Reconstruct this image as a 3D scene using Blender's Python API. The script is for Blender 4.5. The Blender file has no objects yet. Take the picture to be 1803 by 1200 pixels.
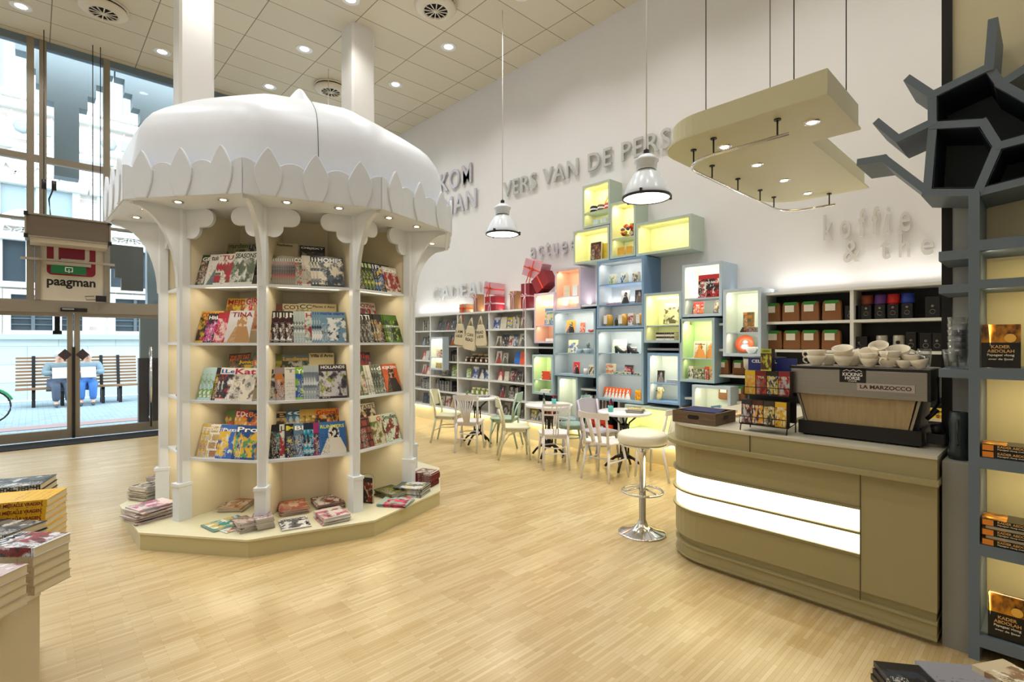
import bpy, bmesh, math, random
from mathutils import Vector, Matrix
random.seed(7)
PI = math.pi
R = math.radians
SC = bpy.context.scene
COL = SC.collection
# ------------------------------------------------------------ camera, world, exposure
CAMH = 1.65
cam_d = bpy.data.cameras.new('camera'); cam = bpy.data.objects.new('camera', cam_d); COL.objects.link(cam)
cam_d.sensor_fit = 'HORIZONTAL'; cam_d.sensor_width = 36.0; cam_d.lens = 900/1803*36
cam_d.clip_start = 0.02; cam_d.clip_end = 200
cam.location = (0, 0, CAMH); cam.rotation_euler = (R(90), 0, -math.atan2(.6845, .7293))
SC.camera = cam
SC.view_settings.view_transform = 'Standard'; SC.view_settings.look = 'None'
SC.view_settings.exposure = 0.0; SC.view_settings.gamma = 1.0; SC.view_settings.use_curve_mapping = False
wd = bpy.data.worlds.new('sky'); SC.world = wd; wd.use_nodes = True
bgn = wd.node_tree.nodes['Background']; bgn.inputs[0].default_value = (.86, .94, 1.0, 1); bgn.inputs[1].default_value = 5.0
def light(name, kind, loc, power, color=(1, .96, .88), size=.1, rot=(0, 0, 0), size_y=None, spot=None, blend=.6):
    d = bpy.data.lights.new(name, kind); d.energy = power; d.color = color
    if kind == 'AREA':
        d.size = size
        if size_y: d.shape = 'RECTANGLE'; d.size_y = size_y
        else: d.shape = 'DISK'
    else: d.shadow_soft_size = size
    if kind == 'SPOT': d.spot_size = R(spot or 90); d.spot_blend = blend
    o = bpy.data.objects.new(name, d); COL.objects.link(o); o.location = loc; o.rotation_euler = rot
    return o
CEIL = 6.56
DL_X = [-3.6, -1.85, -.12, 1.61, 3.34, 5.07]
DL_Y = [10.4, 8.66, 6.95, 5.2, 3.5, 1.8, .1, -1.6, -3.3]
DOWN_W, KIOSK_W = 23, 1.7
for _x in DL_X:
    for _y in DL_Y:
        light('downlight_lamp', 'SPOT', (_x, _y, CEIL-.03), DOWN_W*(5.5 if _x > 5 and _y > -2 else 4.2 if _y > 5 else 3.6 if _y > 3 else 2.5 if _y > 1 else 1.2), (1, .98, .955), .06, spot=125, blend=1)
# ------------------------------------------------------------ colour, material helpers
def lin(c):
    if isinstance(c, str):
        c = c.lstrip('#'); c = [int(c[i:i+2], 16)/255 for i in (0, 2, 4)]
    else: c = [v/255 for v in c]
    return tuple((v/12.92 if v <= .04045 else ((v+.055)/1.055)**2.4) for v in c)+(1,)
_m = {}
def M(name, c='#ffffff', rough=.5, metal=0, emit=0, ec=None, trans=0, noise=0, coat=0, alpha=1):
    if name in _m: return _m[name]
    m = bpy.data.materials.new(name); m.use_nodes = True; nt = m.node_tree
    b = nt.nodes['Principled BSDF']; c4 = lin(c)
    b.inputs['Base Color'].default_value = c4; b.inputs['Roughness'].default_value = rough
    b.inputs['Metallic'].default_value = metal; b.inputs['Coat Weight'].default_value = coat
    if emit:
        b.inputs['Emission Color'].default_value = lin(ec) if ec else c4; b.inputs['Emission Strength'].default_value = emit
    if trans: b.inputs['Transmission Weight'].default_value = trans
    if alpha < 1: b.inputs['Alpha'].default_value = alpha
    n = nt.nodes.new('ShaderNodeTexNoise'); n.inputs['Scale'].default_value = 14 if not noise else noise
    tc = nt.nodes.new('ShaderNodeTexCoord'); nt.links.new(tc.outputs['Object'], n.inputs['Vector'])
    mx = nt.nodes.new('ShaderNodeMix'); mx.data_type = 'RGBA'
    mx.inputs[6].default_value = tuple(v*.975 for v in c4[:3])+(1,); mx.inputs[7].default_value = tuple(min(1, v*1.02) for v in c4[:3])+(1,)
    nt.links.new(n.outputs['Fac'], mx.inputs[0]); nt.links.new(mx.outputs[2], b.inputs['Base Color'])
    _m[name] = m; return m
class NB:   # small node builder
    def __init__(s, name, rough=.45):
        s.m = bpy.data.materials.new(name); s.m.use_nodes = True; s.nt = s.m.node_tree
        s.b = s.nt.nodes['Principled BSDF']; s.b.inputs['Roughness'].default_value = rough
        s.tc = s.nt.nodes.new('ShaderNodeTexCoord')
    def link(s, a, b): s.nt.links.new(a, b)
    def put(s, v, sock):
        if isinstance(v, bpy.types.NodeSocket): s.link(v, sock)
        else: sock.default_value = v
    def math(s, op, a, b=0.0):
        n = s.nt.nodes.new('ShaderNodeMath'); n.operation = op; s.put(a, n.inputs[0]); s.put(b, n.inputs[1]); return n.outputs[0]
    def mix(s, f, a, b, mode='MIX'):
        n = s.nt.nodes.new('ShaderNodeMix'); n.data_type = 'RGBA'; n.blend_type = mode
        s.put(f, n.inputs[0]); s.put(a, n.inputs[6]); s.put(b, n.inputs[7]); return n.outputs[2]
    def noise(s, vec, scale, w=0.0, detail=2):
        n = s.nt.nodes.new('ShaderNodeTexNoise'); n.noise_dimensions = '4D'; n.inputs['W'].default_value = w
        n.inputs['Scale'].default_value = scale; n.inputs['Detail'].default_value = detail; s.link(vec, n.inputs['Vector']); return n.outputs['Fac']
    def mapping(s, vec, scale=(1, 1, 1), loc=(0, 0, 0), rot=(0, 0, 0)):
        n = s.nt.nodes.new('ShaderNodeMapping'); n.inputs['Scale'].default_value = scale; n.inputs['Location'].default_value = loc
        n.inputs['Rotation'].default_value = rot; s.link(vec, n.inputs['Vector']); return n.outputs[0]
    def sep(s, vec):
        n = s.nt.nodes.new('ShaderNodeSeparateXYZ'); s.link(vec, n.inputs[0]); return n.outputs
    def brick(s, vec, w, h, mortar, c1, c2, cm, off=.5, bias=0):
        n = s.nt.nodes.new('ShaderNodeTexBrick'); s.link(vec, n.inputs['Vector']); n.offset = off
        n.inputs['Scale'].default_value = 1; n.inputs['Brick Width'].default_value = w; n.inputs['Row Height'].default_value = h
        n.inputs['Mortar Size'].default_value = mortar; n.inputs['Color1'].default_value = c1; n.inputs['Color2'].default_value = c2
        n.inputs['Mortar'].default_value = cm; n.inputs['Bias'].default_value = bias; n.inputs['Mortar Smooth'].default_value = .1
        return n
    def color(s, v): s.put(v, s.b.inputs['Base Color']); return s.m
_cov = {}
def cover_mat(bg, c2, c3, seed, kind='photo', rough=.35):
    """printed cover: photo shapes in two inks, small print lines in a third"""
    key = (bg, c2, c3, seed, kind)
    if key in _cov: return _cov[key]
    n = NB('printed_cover', rough); uv = n.tc.outputs['UV']; s = n.sep(uv); u, v = s[0], s[1]
    B, C, D = lin(bg), lin(c2), lin(c3)
    gt = lambda a, t: n.math('GREATER_THAN', a, t)
    lt = lambda a, t: n.math('LESS_THAN', a, t)
    if kind == 'plain':
        col = B
    elif kind == 'portrait':
        du = n.math('ABSOLUTE', n.math('SUBTRACT', u, .55)); dv = n.math('SUBTRACT', v, .62)
        r2 = n.math('ADD', n.math('MULTIPLY', du, du), n.math('MULTIPLY', n.math('MULTIPLY', dv, dv), .6))
        head = lt(r2, .022)
        sh = n.math('MULTIPLY', lt(n.math('ADD', du, n.math('MULTIPLY', v, .55)), .52), lt(v, .5))
        col = n.mix(head, B, D); col = n.mix(sh, col, C)
        hair = n.math('MULTIPLY', lt(r2, .045), gt(n.noise(uv, 7, seed), .47)); col = n.mix(hair, col, C)
    elif kind == 'grid':
        g = n.brick(n.mapping(uv, (1, 1, 1), (seed*.37, seed*.21, 0)), .36, .24, .03, B, C, D, off=.3); col = g.outputs['Color']
    else:
        soft = lambda v, t, k: n.math('MINIMUM', n.math('MAXIMUM', n.math('MULTIPLY', n.math('SUBTRACT', v, t), k), 0.0), 1.0)
        a = soft(n.noise(uv, 3.0, seed, 6), .46, 16); b = soft(n.noise(uv, 5.0, seed+9, 6), .54, 18)
        m_ = n.math('MULTIPLY', lt(v, .8), gt(v, .06))
        col = n.mix(n.math('MULTIPLY', a, m_), B, C); col = n.mix(n.math('MULTIPLY', b, m_), col, D)
    if kind != 'plain' or True:
        row = n.math('FLOOR', n.math('MULTIPLY', v, 24.0)); fr = n.math('FRACT', n.math('MULTIPLY', v, 24.0)); au = n.math('ABSOLUTE', u)
        cmb = n.nt.nodes.new('ShaderNodeCombineXYZ'); n.link(n.math('MULTIPLY', u, 22.0), cmb.inputs[0]); n.link(row, cmb.inputs[1])
        word = gt(n.noise(cmb.outputs[0], 1.7, seed+3, 0), .53)
        reg = n.math('MULTIPLY', lt(au, .38 if kind != 'plain' else .85), n.math('MULTIPLY', lt(v, .62), gt(au, .07)))
        tx = n.math('MULTIPLY', n.math('MULTIPLY', gt(fr, .45), word), n.math('MULTIPLY', reg, .7))
        if kind == 'plain': tx = n.math('MULTIPLY', tx, gt(n.math('SINE', n.math('MULTIPLY', row, 2.3)), .1))
        ink = D if kind in ('plain', 'portrait') else (lin('#f4f0e8') if sum(B[:3]) < 1.0 else lin('#20202a'))
        col = n.mix(tx, col, ink)
    n.color(col); _cov[key] = n.m; return n.m
# ------------------------------------------------------------ mesh helpers
class MB:
    def __init__(s): s.bm = bmesh.new(); s.mi = 0; s.sm = False
    def _f(s, vs):
        try: f = s.bm.faces.new(vs)
        except ValueError: return None
        f.material_index = s.mi; f.smooth = s.sm; return f
    def box(s, x0, x1, y0, y1, z0, z1, mat=None):
        P = [(x0, y0, z0), (x1, y0, z0), (x1, y1, z0), (x0, y1, z0), (x0, y0, z1), (x1, y0, z1), (x1, y1, z1), (x0, y1, z1)]
        if mat is not None: P = [mat @ Vector(p) for p in P]
        v = [s.bm.verts.new(p) for p in P]
        for f in ((0, 3, 2, 1), (4, 5, 6, 7), (0, 1, 5, 4), (1, 2, 6, 5), (2, 3, 7, 6), (3, 0, 4, 7)): s._f([v[i] for i in f])
        return s
    def prism(s, pts, z0, z1, mat=None, cap=True):
        """polygon in xy extruded in z, or carried by mat"""
        T = mat or Matrix.Identity(4)
        a = sum(pts[i][0]*pts[(i+1) % len(pts)][1]-pts[(i+1) % len(pts)][0]*pts[i][1] for i in range(len(pts)))
        if a < 0: pts = pts[::-1]
        lo = [s.bm.verts.new(T @ Vector((p[0], p[1], z0))) for p in pts]; hi = [s.bm.verts.new(T @ Vector((p[0], p[1], z1))) for p in pts]
        n = len(pts)
        if cap: s._f(lo[::-1]); s._f(hi)
        for i in range(n): s._f([lo[i], lo[(i+1) % n], hi[(i+1) % n], hi[i]])
        return s
    def cyl(s, p0, p1, r0, r1=None, seg=12, cap=True):
        r1 = r0 if r1 is None else r1; p0 = Vector(p0); p1 = Vector(p1); d = p1-p0
        if d.length < 1e-6: return s
        q = d.to_track_quat('Z', 'Y'); sm = s.sm; s.sm = True
        a = [s.bm.verts.new(p0+q @ Vector((r0*math.cos(2*PI*i/seg), r0*math.sin(2*PI*i/seg), 0))) for i in range(seg)]
        b = [s.bm.verts.new(p1+q @ Vector((r1*math.cos(2*PI*i/seg), r1*math.sin(2*PI*i/seg), 0))) for i in range(seg)]
        for i in range(seg): s._f([a[i], a[(i+1) % seg], b[(i+1) % seg], b[i]])
        s.sm = False
        if cap: s._f(a[::-1]); s._f(b)
        s.sm = sm; return s
    def lathe(s, prof, seg=24, c=(0, 0, 0), mat=None, rfun=None):
        T = mat or Matrix.Identity(4); c = Vector(c); sm = s.sm; s.sm = True; rings = []
        for (r, z) in prof:
            if r < 1e-5: rings.append([s.bm.verts.new(T @ (c+Vector((0, 0, z))))]); continue
            rings.append([s.bm.verts.new(T @ (c+Vector((r*(rfun(2*PI*i/seg, z) if rfun else 1)*math.cos(2*PI*i/seg), r*(rfun(2*PI*i/seg, z) if rfun else 1)*math.sin(2*PI*i/seg), z)))) for i in range(seg)])
        for A, B in zip(rings[:-1], rings[1:]):
            for i in range(seg):
                j = (i+1) % seg
                if len(A) == 1 and len(B) == 1: continue
                if len(A) == 1: s._f([A[0], B[j], B[i]])
                elif len(B) == 1: s._f([A[i], A[j], B[0]])
                else: s._f([A[i], A[j], B[j], B[i]])
        s.sm = sm; return s
    def tube(s, pts, r, seg=8, closed=False):
        P = [Vector(p) for p in pts]; n = len(P); rings = []; sm = s.sm; s.sm = True; up = Vector((0, 0, 1))
        for i, p in enumerate(P):
            if closed: d = P[(i+1) % n]-P[i-1]
            else: d = (P[min(i+1, n-1)]-P[max(i-1, 0)])
            d.normalize(); a = d.cross(up)
            if a.length < .05: a = d.cross(Vector((1, 0, 0)))
            a.normalize(); b = d.cross(a); rr = r[i] if isinstance(r, (list, tuple)) else r
            rings.append([s.bm.verts.new(p+rr*(math.cos(2*PI*k/seg)*a+math.sin(2*PI*k/seg)*b)) for k in range(seg)])
        m = n if closed else n-1
        for i in range(m):
            A, B = rings[i], rings[(i+1) % n]
            for k in range(seg): s._f([A[k], A[(k+1) % seg], B[(k+1) % seg], B[k]])
        if not closed: s._f(rings[0][::-1]); s._f(rings[-1])
        s.sm = sm; return s
    def strip(s, pts, w, z0, z1):
        """slab following a polyline in xy, w wide"""
        for a, b in zip(pts[:-1], pts[1:]):
            a = Vector(a); b = Vector(b); d = (b-a).normalized(); n = Vector((-d.y, d.x))*w/2
            s.prism([a+n, a-n, b-n, b+n], z0, z1)
        return s
    def done(s, name, mats, parent=None, loc=None, rot=None, fix=True, bevel=0):
        if fix: bmesh.ops.recalc_face_normals(s.bm, faces=s.bm.faces)
        me = bpy.data.meshes.new(name); s.bm.to_mesh(me); s.bm.free()
        for m in (mats if isinstance(mats, (list, tuple)) else [mats]): me.materials.append(m)
        o = bpy.data.objects.new(name, me); COL.objects.link(o)
        if loc is not None: o.location = loc
        if rot is not None: o.rotation_euler = rot
        if parent is not None: o.parent = parent
        if bevel:
            b = o.modifiers.new('soft', 'BEVEL'); b.width = bevel; b.segments = 2; b.limit_method = 'ANGLE'; b.angle_limit = R(40)
        return o
def tag(o, label=None, cat=None, group=None, kind=None):
    if label: o['label'] = label
    if cat: o['category'] = cat
    if group: o['group'] = group
    if kind: o['kind'] = kind
    return o
def empty(name, loc=(0, 0, 0), rz=0, label=None, cat=None, group=None):
    o = bpy.data.objects.new(name, None); COL.objects.link(o); o.location = loc; o.rotation_euler = (0, 0, rz); o.empty_display_size = .05
    return tag(o, label, cat, group)
def kids(o): return [c for c in bpy.data.objects if c.parent is o]
def copy_tree(o, loc=None, rot=None, label=None, group=None, _ch=None):
    c = o.copy(); COL.objects.link(c)
    if loc is not None: c.location = loc
    if rot is not None: c.rotation_euler = rot
    if label: c['label'] = label
    if group: c['group'] = group
    for k in (_ch if _ch is not None else o.children):
        d = k.copy(); COL.objects.link(d); d.parent = c
        for g in k.children:
            e = g.copy(); COL.objects.link(e); e.parent = d
    return c
def struct(name, mb, mat, **k): return tag(mb.done(name, mat, **k), kind='structure')
_tx = {}
def text_mesh(txt, w, h, depth=.0008, bold=0.0, shear=0.0, spread=1.0):
    """text fitted to w x h, standing in the local xz plane, facing -y, centred on x, foot at z 0"""
    k = (txt, round(w, 4), round(h, 4), depth, bold)
    if k in _tx: return _tx[k]
    cu = bpy.data.curves.new('lettering', 'FONT'); cu.body = txt; cu.size = 1; cu.extrude = .5; cu.offset = bold; cu.resolution_u = 3
    cu.space_character = spread; cu.align_x = 'CENTER'; cu.space_line = .85
    if shear: cu.shear = shear
    o = bpy.data.objects.new('lettering', cu); COL.objects.link(o)
    bpy.context.view_layer.update()
    me = bpy.data.meshes.new_from_object(o.evaluated_get(bpy.context.evaluated_depsgraph_get()))
    bpy.data.objects.remove(o); me.name = 'lettering'
    xs = [v.co.x for v in me.vertices]; ys = [v.co.y for v in me.vertices]
    x0, x1, y0, y1 = min(xs), max(xs), min(ys), max(ys); me.materials.clear()
    for v in me.vertices: v.co = Vector(((v.co.x-(x0+x1)/2)/(x1-x0)*w, -(v.co.z+.5)*depth, (v.co.y-y0)/(y1-y0)*h))
    _tx[k] = me; return me
def lettering(txt, w, h, mat, parent=None, loc=(0, 0, 0), rot=(0, 0, 0), name='lettering', depth=.0008, bold=0.0, shear=0.0):
    me = text_mesh(txt, w, h, depth, bold, shear)
    if not me.materials: me.materials.append(mat)
    elif me.materials[0] is not mat: me = me.copy(); me.materials[0] = mat
    o = bpy.data.objects.new(name, me); COL.objects.link(o); o.location = loc; o.rotation_euler = rot
    if parent is not None: o.parent = parent
    return o
# real place of something seen in a given direction from the camera, on a wall plane, a level or a depth
def ray(px, py): u = (px-901.5)/900; return Vector((.6845+.729*u, .7293-.6845*u, (600-py)/900))
def on_x(px, py, X): d = ray(px, py); t = X/d.x; return Vector((X, d.y*t, CAMH+d.z*t))
def on_y(px, py, Y): d = ray(px, py); t = Y/d.y; return Vector((d.x*t, Y, CAMH+d.z*t))
def on_z(px, py, z): d = ray(px, py); t = (z-CAMH)/d.z; return Vector((d.x*t, d.y*t, z))
def YX(px, X): return on_x(px, 600, X).y
ORD = ['zeroth', 'first', 'second', 'third', 'fourth', 'fifth', 'sixth', 'seventh', 'eighth', 'ninth', 'tenth', 'eleventh', 'twelfth', 'thirteenth', 'fourteenth', 'fifteenth', 'sixteenth', 'seventeenth', 'eighteenth', 'nineteenth', 'twentieth']
# shared materials
white = M('white_lacquer', '#e9e9ea', .35); cream = M('cream_lacquer', '#e6ddc4', .4); chrome = M('polished_chrome', '#d8d8d8', .08, 1)
steel = M('brushed_steel', '#a9a6a0', .3, 1); black = M('black_plastic', '#040405', .45); iron = M('black_iron', '#08080a', .45)
paper = M('paper_pages', '#d8cdb0', .8); greypaper = M('magazine_edges', '#b9b4aa', .8); alu = M('champagne_aluminium', '#9a9182', .4, .6)
darkgrey = M('dark_metal', '#2a2a2c', .4, .5)
# ------------------------------------------------------------ book / magazine builder
_bk = {}
def book_mesh(w, h, t, cmat, pages, soft):
    k = (w, h, t, cmat.name, pages.name, soft)
    if k in _bk: return _bk[k]
    bm = bmesh.new(); uvl = bm.loops.layers.uv.new('UVMap')
    def bx(x0, x1, y0, y1, z0, z1, mi):
        v = [bm.verts.new(p) for p in ((x0, y0, z0), (x1, y0, z0), (x1, y1, z0), (x0, y1, z0), (x0, y0, z1), (x1, y0, z1), (x1, y1, z1), (x0, y1, z1))]
        for q in ((0, 3, 2, 1), (4, 5, 6, 7), (0, 1, 5, 4), (1, 2, 6, 5), (2, 3, 7, 6), (3, 0, 4, 7)):
            f = bm.faces.new([v[i] for i in q]); f.material_index = mi
            for l in f.loops:
                c = l.vert.co
                l[uvl].uv = ((c.x+w/2)/w, c.z/h) if q in ((0, 1, 5, 4), (2, 3, 7, 6)) else (-(c.y/t*.2+.3), c.z/h)
    ct = .0022 if not soft else .0006
    o = .003 if not soft else 0
    bx(-w/2, w/2, -t, -t+ct, 0, h, 0); bx(-w/2, w/2, -ct, 0, 0, h, 0)
    bx(-w/2, -w/2+ct, -t+ct, -ct, 0, h, 0)
    bx(-w/2+ct, w/2-o, -t+ct, -ct, o, h-o, 1)
    me = bpy.data.meshes.new('book'); bm.to_mesh(me); bm.free(); me.materials.append(cmat); me.materials.append(pages)
    _bk[k] = me; return me
CREAMINK = M('cream_ink', '#efe6d0', .5); WHITEINK = M('white_ink', '#ffffff', .5)
def ink(c): return M('ink_'+c.strip('#'), c, .5)
def put_book(name, w, h, t, cmat, loc, rz=0, lean=0, roll=0, label='', cat='book', group=None, title=None, tcol='#ffffff', th=.16, tw=.9, tz=.8, pages=None, soft=False, spine=None, bold=.02):
    o = bpy.data.objects.new(name, book_mesh(w, h, t, cmat, pages or paper, soft)); COL.objects.link(o)
    o.location = loc; o.rotation_euler = (R(-lean), roll, rz)
    tag(o, label, cat, group)
    if title:
        lettering(title, w*tw, h*th, ink(tcol), o, (0, -t-.0003, h*tz), name='masthead' if cat == 'magazine' else 'title', bold=bold)
    if spine:
        lettering(spine, h*.86, t*.5, ink(tcol), o, (-w/2-.0004, -t*.25, h*.5), Matrix(((0, 1, 0), (0, 0, -1), (-1, 0, 0))).to_euler(), name='spine_title', bold=bold)
    return o
# ============================================================ THE ROOM
XW, YF = 6.38, 11.4
n = NB('industrial_parquet', .33)
P = n.tc.outputs['Object']
g1 = n.brick(P, .26, .022, .0007, lin('#d9c89f'), lin('#c2ab7b'), lin('#a18c61'), off=.37)
g2 = n.brick(n.mapping(P, (1, 1, 1), (.13, .4, 0)), .52, .176, .0, lin('#ffffff'), lin('#ece4d6'), lin('#ffffff'), off=.5)
col = n.mix(1.0, g1.outputs['Color'], g2.outputs['Color'], 'MULTIPLY')
col = n.mix(n.math('MULTIPLY', n.noise(n.mapping(P, (2, 60, 1)), 3), .35), col, lin('#bf9f6e'))
floor_m = n.color(col); n.b.inputs['Coat Weight'].default_value = .35; n.b.inputs['Coat Roughness'].default_value = .2
mb = MB(); mb.box(-4.5, XW, -4.5, YF, -.1, 0); struct('floor', mb, floor_m)
n = NB('ceiling_tiles', .8)
P = n.mapping(n.tc.outputs['Object'], (1, 1, 1), (-.215+.57*2, -.37+.005, 0))
g = n.brick(n.mapping(n.tc.outputs['Object'], (1, 1, 1), (-2.49, -4.365, 0)), 1.14, .57, .007, lin('#d9d0ba'), lin('#d2c9b3'), lin('#857c6a'), off=0)
ceil_m = n.color(g.outputs['Color'])
mb = MB(); mb.box(-4.5, XW, -4.5, YF+.1, CEIL, CEIL+.1); struct('ceiling', mb, ceil_m)
wallm = M('wall_paint', '#e6e4e4', .75, noise=3)
mb = MB(); mb.box(XW, XW+.2, -4.5, YF+.1, -.1, CEIL+.1); struct('wall_right', mb, wallm)
mb = MB(); mb.box(-4.7, -4.5, -4.5, YF+.1, -.1, CEIL+.1); struct('wall_left', mb, wallm)
mb = MB(); mb.box(-4.7, XW+.2, -4.7, -4.5, -.1, CEIL+.1); struct('wall_rear', mb, wallm)
colm = M('column_paint', '#e4e2de', .5, noise=3)
for i, (x0, x1) in enumerate(((1.324, 1.709), (3.585, 3.97))):
    mb = MB(); mb.prism([(x0+.03, 7.4), (x1-.03, 7.4), (x1, 7.43), (x1, 7.78), (x0, 7.78), (x0, 7.43)], 0, CEIL)
    tag(mb.done('wall_column', colm), kind='structure')
# partition with dark edge behind the tree shelf
partm = M('partition_paint', '#ddd3ae', .7, noise=3)
mb = MB(); mb.box(3.96, 4.1, -4.5, .42, 0, CEIL); struct('wall_partition', mb, partm)
mb = MB(); mb.box(3.94, 4.12, .42, .468, 0, CEIL); struct('trim_1', mb, M('black_edge', '#050506', .6))
mb = MB(); mb.box(3.945, 3.96, .29, .42, 0, 3.0); struct('trim_2', mb, M('grey_panel', '#a9adaf', .6))
# facade ------------------------------------------------------
glass = bpy.data.materials.new('shop_glass'); glass.use_nodes = True
nt = glass.node_tree; nt.nodes.remove(nt.nodes['Principled BSDF'])
a = nt.nodes.new('ShaderNodeBsdfTransparent'); b = nt.nodes.new('ShaderNodeBsdfGlossy'); c = nt.nodes.new('ShaderNodeMixShader'); f = nt.nodes.new('ShaderNodeFresnel')
b.inputs['Roughness'].default_value = .03; f.inputs[0].default_value = 1.3; a.inputs[0].default_value = (.93, .97, .98, 1)
nt.links.new(f.outputs[0], c.inputs[0]); nt.links.new(a.outputs[0], c.inputs[1]); nt.links.new(b.outputs[0], c.inputs[2]); nt.links.new(c.outputs[0], nt.nodes['Material Output'].inputs[0])
X1 = on_y(56, 600, YF).x; X2 = on_y(187, 600, YF).x; X3 = on_y(300, 600, YF).x   # upright bars
for k, X in enumerate((-3.9, -1.9, X1-.02, X1+.13, X2, X3+.25, 3.3, 4.7, 6.2)):
    mb = MB(); mb.box(X-.045, X+.045, YF-.08, YF+.04, 2.2 if X < 2 else 0, CEIL)
    tag(mb.done('window_bar', alu), kind='structure')
for k, z in enumerate((4.62, 3.62)):
    mb = MB(); mb.box(-4.5, XW, YF-.07, YF+.03, z-(.05 if k == 0 else .02), z+(.05 if k == 0 else .02)); tag(mb.done('window_crossbar', alu), kind='structure')
mb = MB(); mb.box(-4.5, XW, YF-.1, YF+.06, 2.12, 2.32); struct('trim_3', mb, alu)
mb = MB(); mb.box(-4.5, XW, YF-.06, YF+.06, CEIL-.12, CEIL); struct('trim_4', mb, M('blue_grey_bar', '#6d7d88', .5))
wm = [glass]
k = 1
for (xa, xb) in ((-4.5, X1), (X1, X2), (X2, X3+.25), (X3+.25, XW)):
    for (za, zb) in ((4.66, CEIL-.12), (3.63, 4.58), (2.32, 3.6)):
        mb = MB(); mb.box(xa+.045, xb-.045, YF-.01, YF, za, zb); struct('window_%d' % k, mb, wm); k += 1
# the pair of sliding doors and fixed side lights
XD = on_y(129, 600, YF).x; XR = on_y(290, 600, YF).x
def door(nm, x0, x1, kind=True):
    e = empty(nm, (0, 0, 0)); e['kind'] = 'structure'
    mb = MB(); w = .075
    mb.box(x0, x0+w, YF-.05, YF+.03, .02, 2.12); mb.box(x1-w, x1, YF-.05, YF+.03, .02, 2.12)
    mb.box(x0+w, x1-w, YF-.05, YF+.03, .02, .17); mb.box(x0+w, x1-w, YF-.05, YF+.03, 2.06, 2.12)
    mb.done('door_frame', alu, e)
    mb = MB(); mb.box(x0+w, x1-w, YF-.015, YF-.005, .17, 2.06); mb.done('door_glass', glass, e)
    return e
d1 = door('door_1', -1.35, XD-.008); d2 = door('door_2', XD+.008, XR+.1); door('door_3', -3.2, -1.37); door('door_4', XR+.12, XR+1.7); door('door_5', XR+1.72, XW)
stick = M('brown_sticker', '#43363c', .6)
for e, x in ((d1, XD-.11), (d2, XD+.115)):
    mb = MB(); mb.prism([(-.09, 0), (0, .1), (.09, 0), (0, -.1)], 0, .003, Matrix.Translation((x, YF-.052, 1.42)) @ Matrix.Rotation(R(90), 4, 'X')); mb.done('diamond_sticker', stick, e)
hx = on_y(265, 600, YF-.1).x
mb = MB(); mb.cyl((hx, YF-.14, .1), (hx, YF-.14, 1.55), .022); mb.box(hx-.02, hx+.02, YF-.14, YF-.05, .25, .29); mb.box(hx-.02, hx+.02, YF-.14, YF-.05, 1.4, 1.44)
mb.done('door_handle', chrome, d2)
mb = MB(); mb.box(XD-.02, XD+.02, YF-.09, YF-.05, .02, 1.55); mb.done('door_lock_bar', darkgrey, d2)
mb = MB(); mb.box(-4.5, XR+1.8, 10.72, YF-.1, 0, .012); tag(mb.done('entrance_mat', M('dark_mat', '#14161c', .9, noise=90)), 'wide black entrance mat along the glass doors', 'mat')
# sign panel with logo, between two posts over the doors
xa, xb = on_y(64, 600, YF-.1).x, on_y(189, 600, YF-.1).x
sg = empty('logo_sign', ((xa+xb)/2, YF-.1, 2.32), 0, 'cream square sign with red letter logo above the glass doors', 'sign')
W2 = (xb-xa)/2
mb = MB(); mb.box(-W2, W2, 0, .03, 0, 1.05); mb.done('sign_board', M('sign_board', '#d6cdbc', .5), sg)
mb = MB(); mb.box(-W2-.02, -W2+.05, -.03, .04, 0, 1.05); mb.done('side_post', alu, sg); mb = MB(); mb.box(W2-.05, W2+.02, -.03, .04, 0, 1.05); mb.done('side_post', alu, sg)
def rrect(x0, x1, z0, z1, r, k=5):
    o = []
    for cx, cz, a in ((x1-r, z1-r, 0), (x0+r, z1-r, 90), (x0+r, z0+r, 180), (x1-r, z0+r, 270)):
        for i in range(k+1): t = R(a+90*i/k); o.append((cx+r*math.cos(t), cz+r*math.sin(t)))
    return o
UP = Matrix.Rotation(R(90), 4, 'X')
def upr(y): return Matrix.Translation((0, y, 0)) @ UP
red = M('logo_red', '#8f1830', .5)
mb = MB(); mb.prism(rrect(-.33, .29, .42, 1.12, .07), 0, .004, upr(0)); lg = mb.done('logo_square', red, sg)
cw = M('logo_cream', '#ded5c4', .5)
mb = MB()
mb.box(-.245, -.185, -.008, -.004, .5, 1.02); mb.box(-.155, -.095, -.008, -.004, .5, .64)
mb.box(-.245, .13, -.008, -.004, 1.0, 1.06); mb.box(.15, .21, -.008, -.004, .72, .98); mb.box(-.155, .13, -.008, -.004, .64, .70)
for (cx, cz, a0) in ((.13, .98, 0), (.13, .72, 270)):
    o = [(cx+.08*math.cos(R(a0+i*15)), cz+.08*math.sin(R(a0+i*15))) for i in range(7)]+[(cx+.02*math.cos(R(a0+90-i*15)), cz+.02*math.sin(R(a0+90-i*15))) for i in range(7)]
    mb.prism(o, .004, .008, upr(0))
mb.done('letter_shape', cw, lg)
lettering('paagman', .62, .15, M('ink_black', '#101010', .5), sg, (-.02, -.001, .2), bold=.03)
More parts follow.
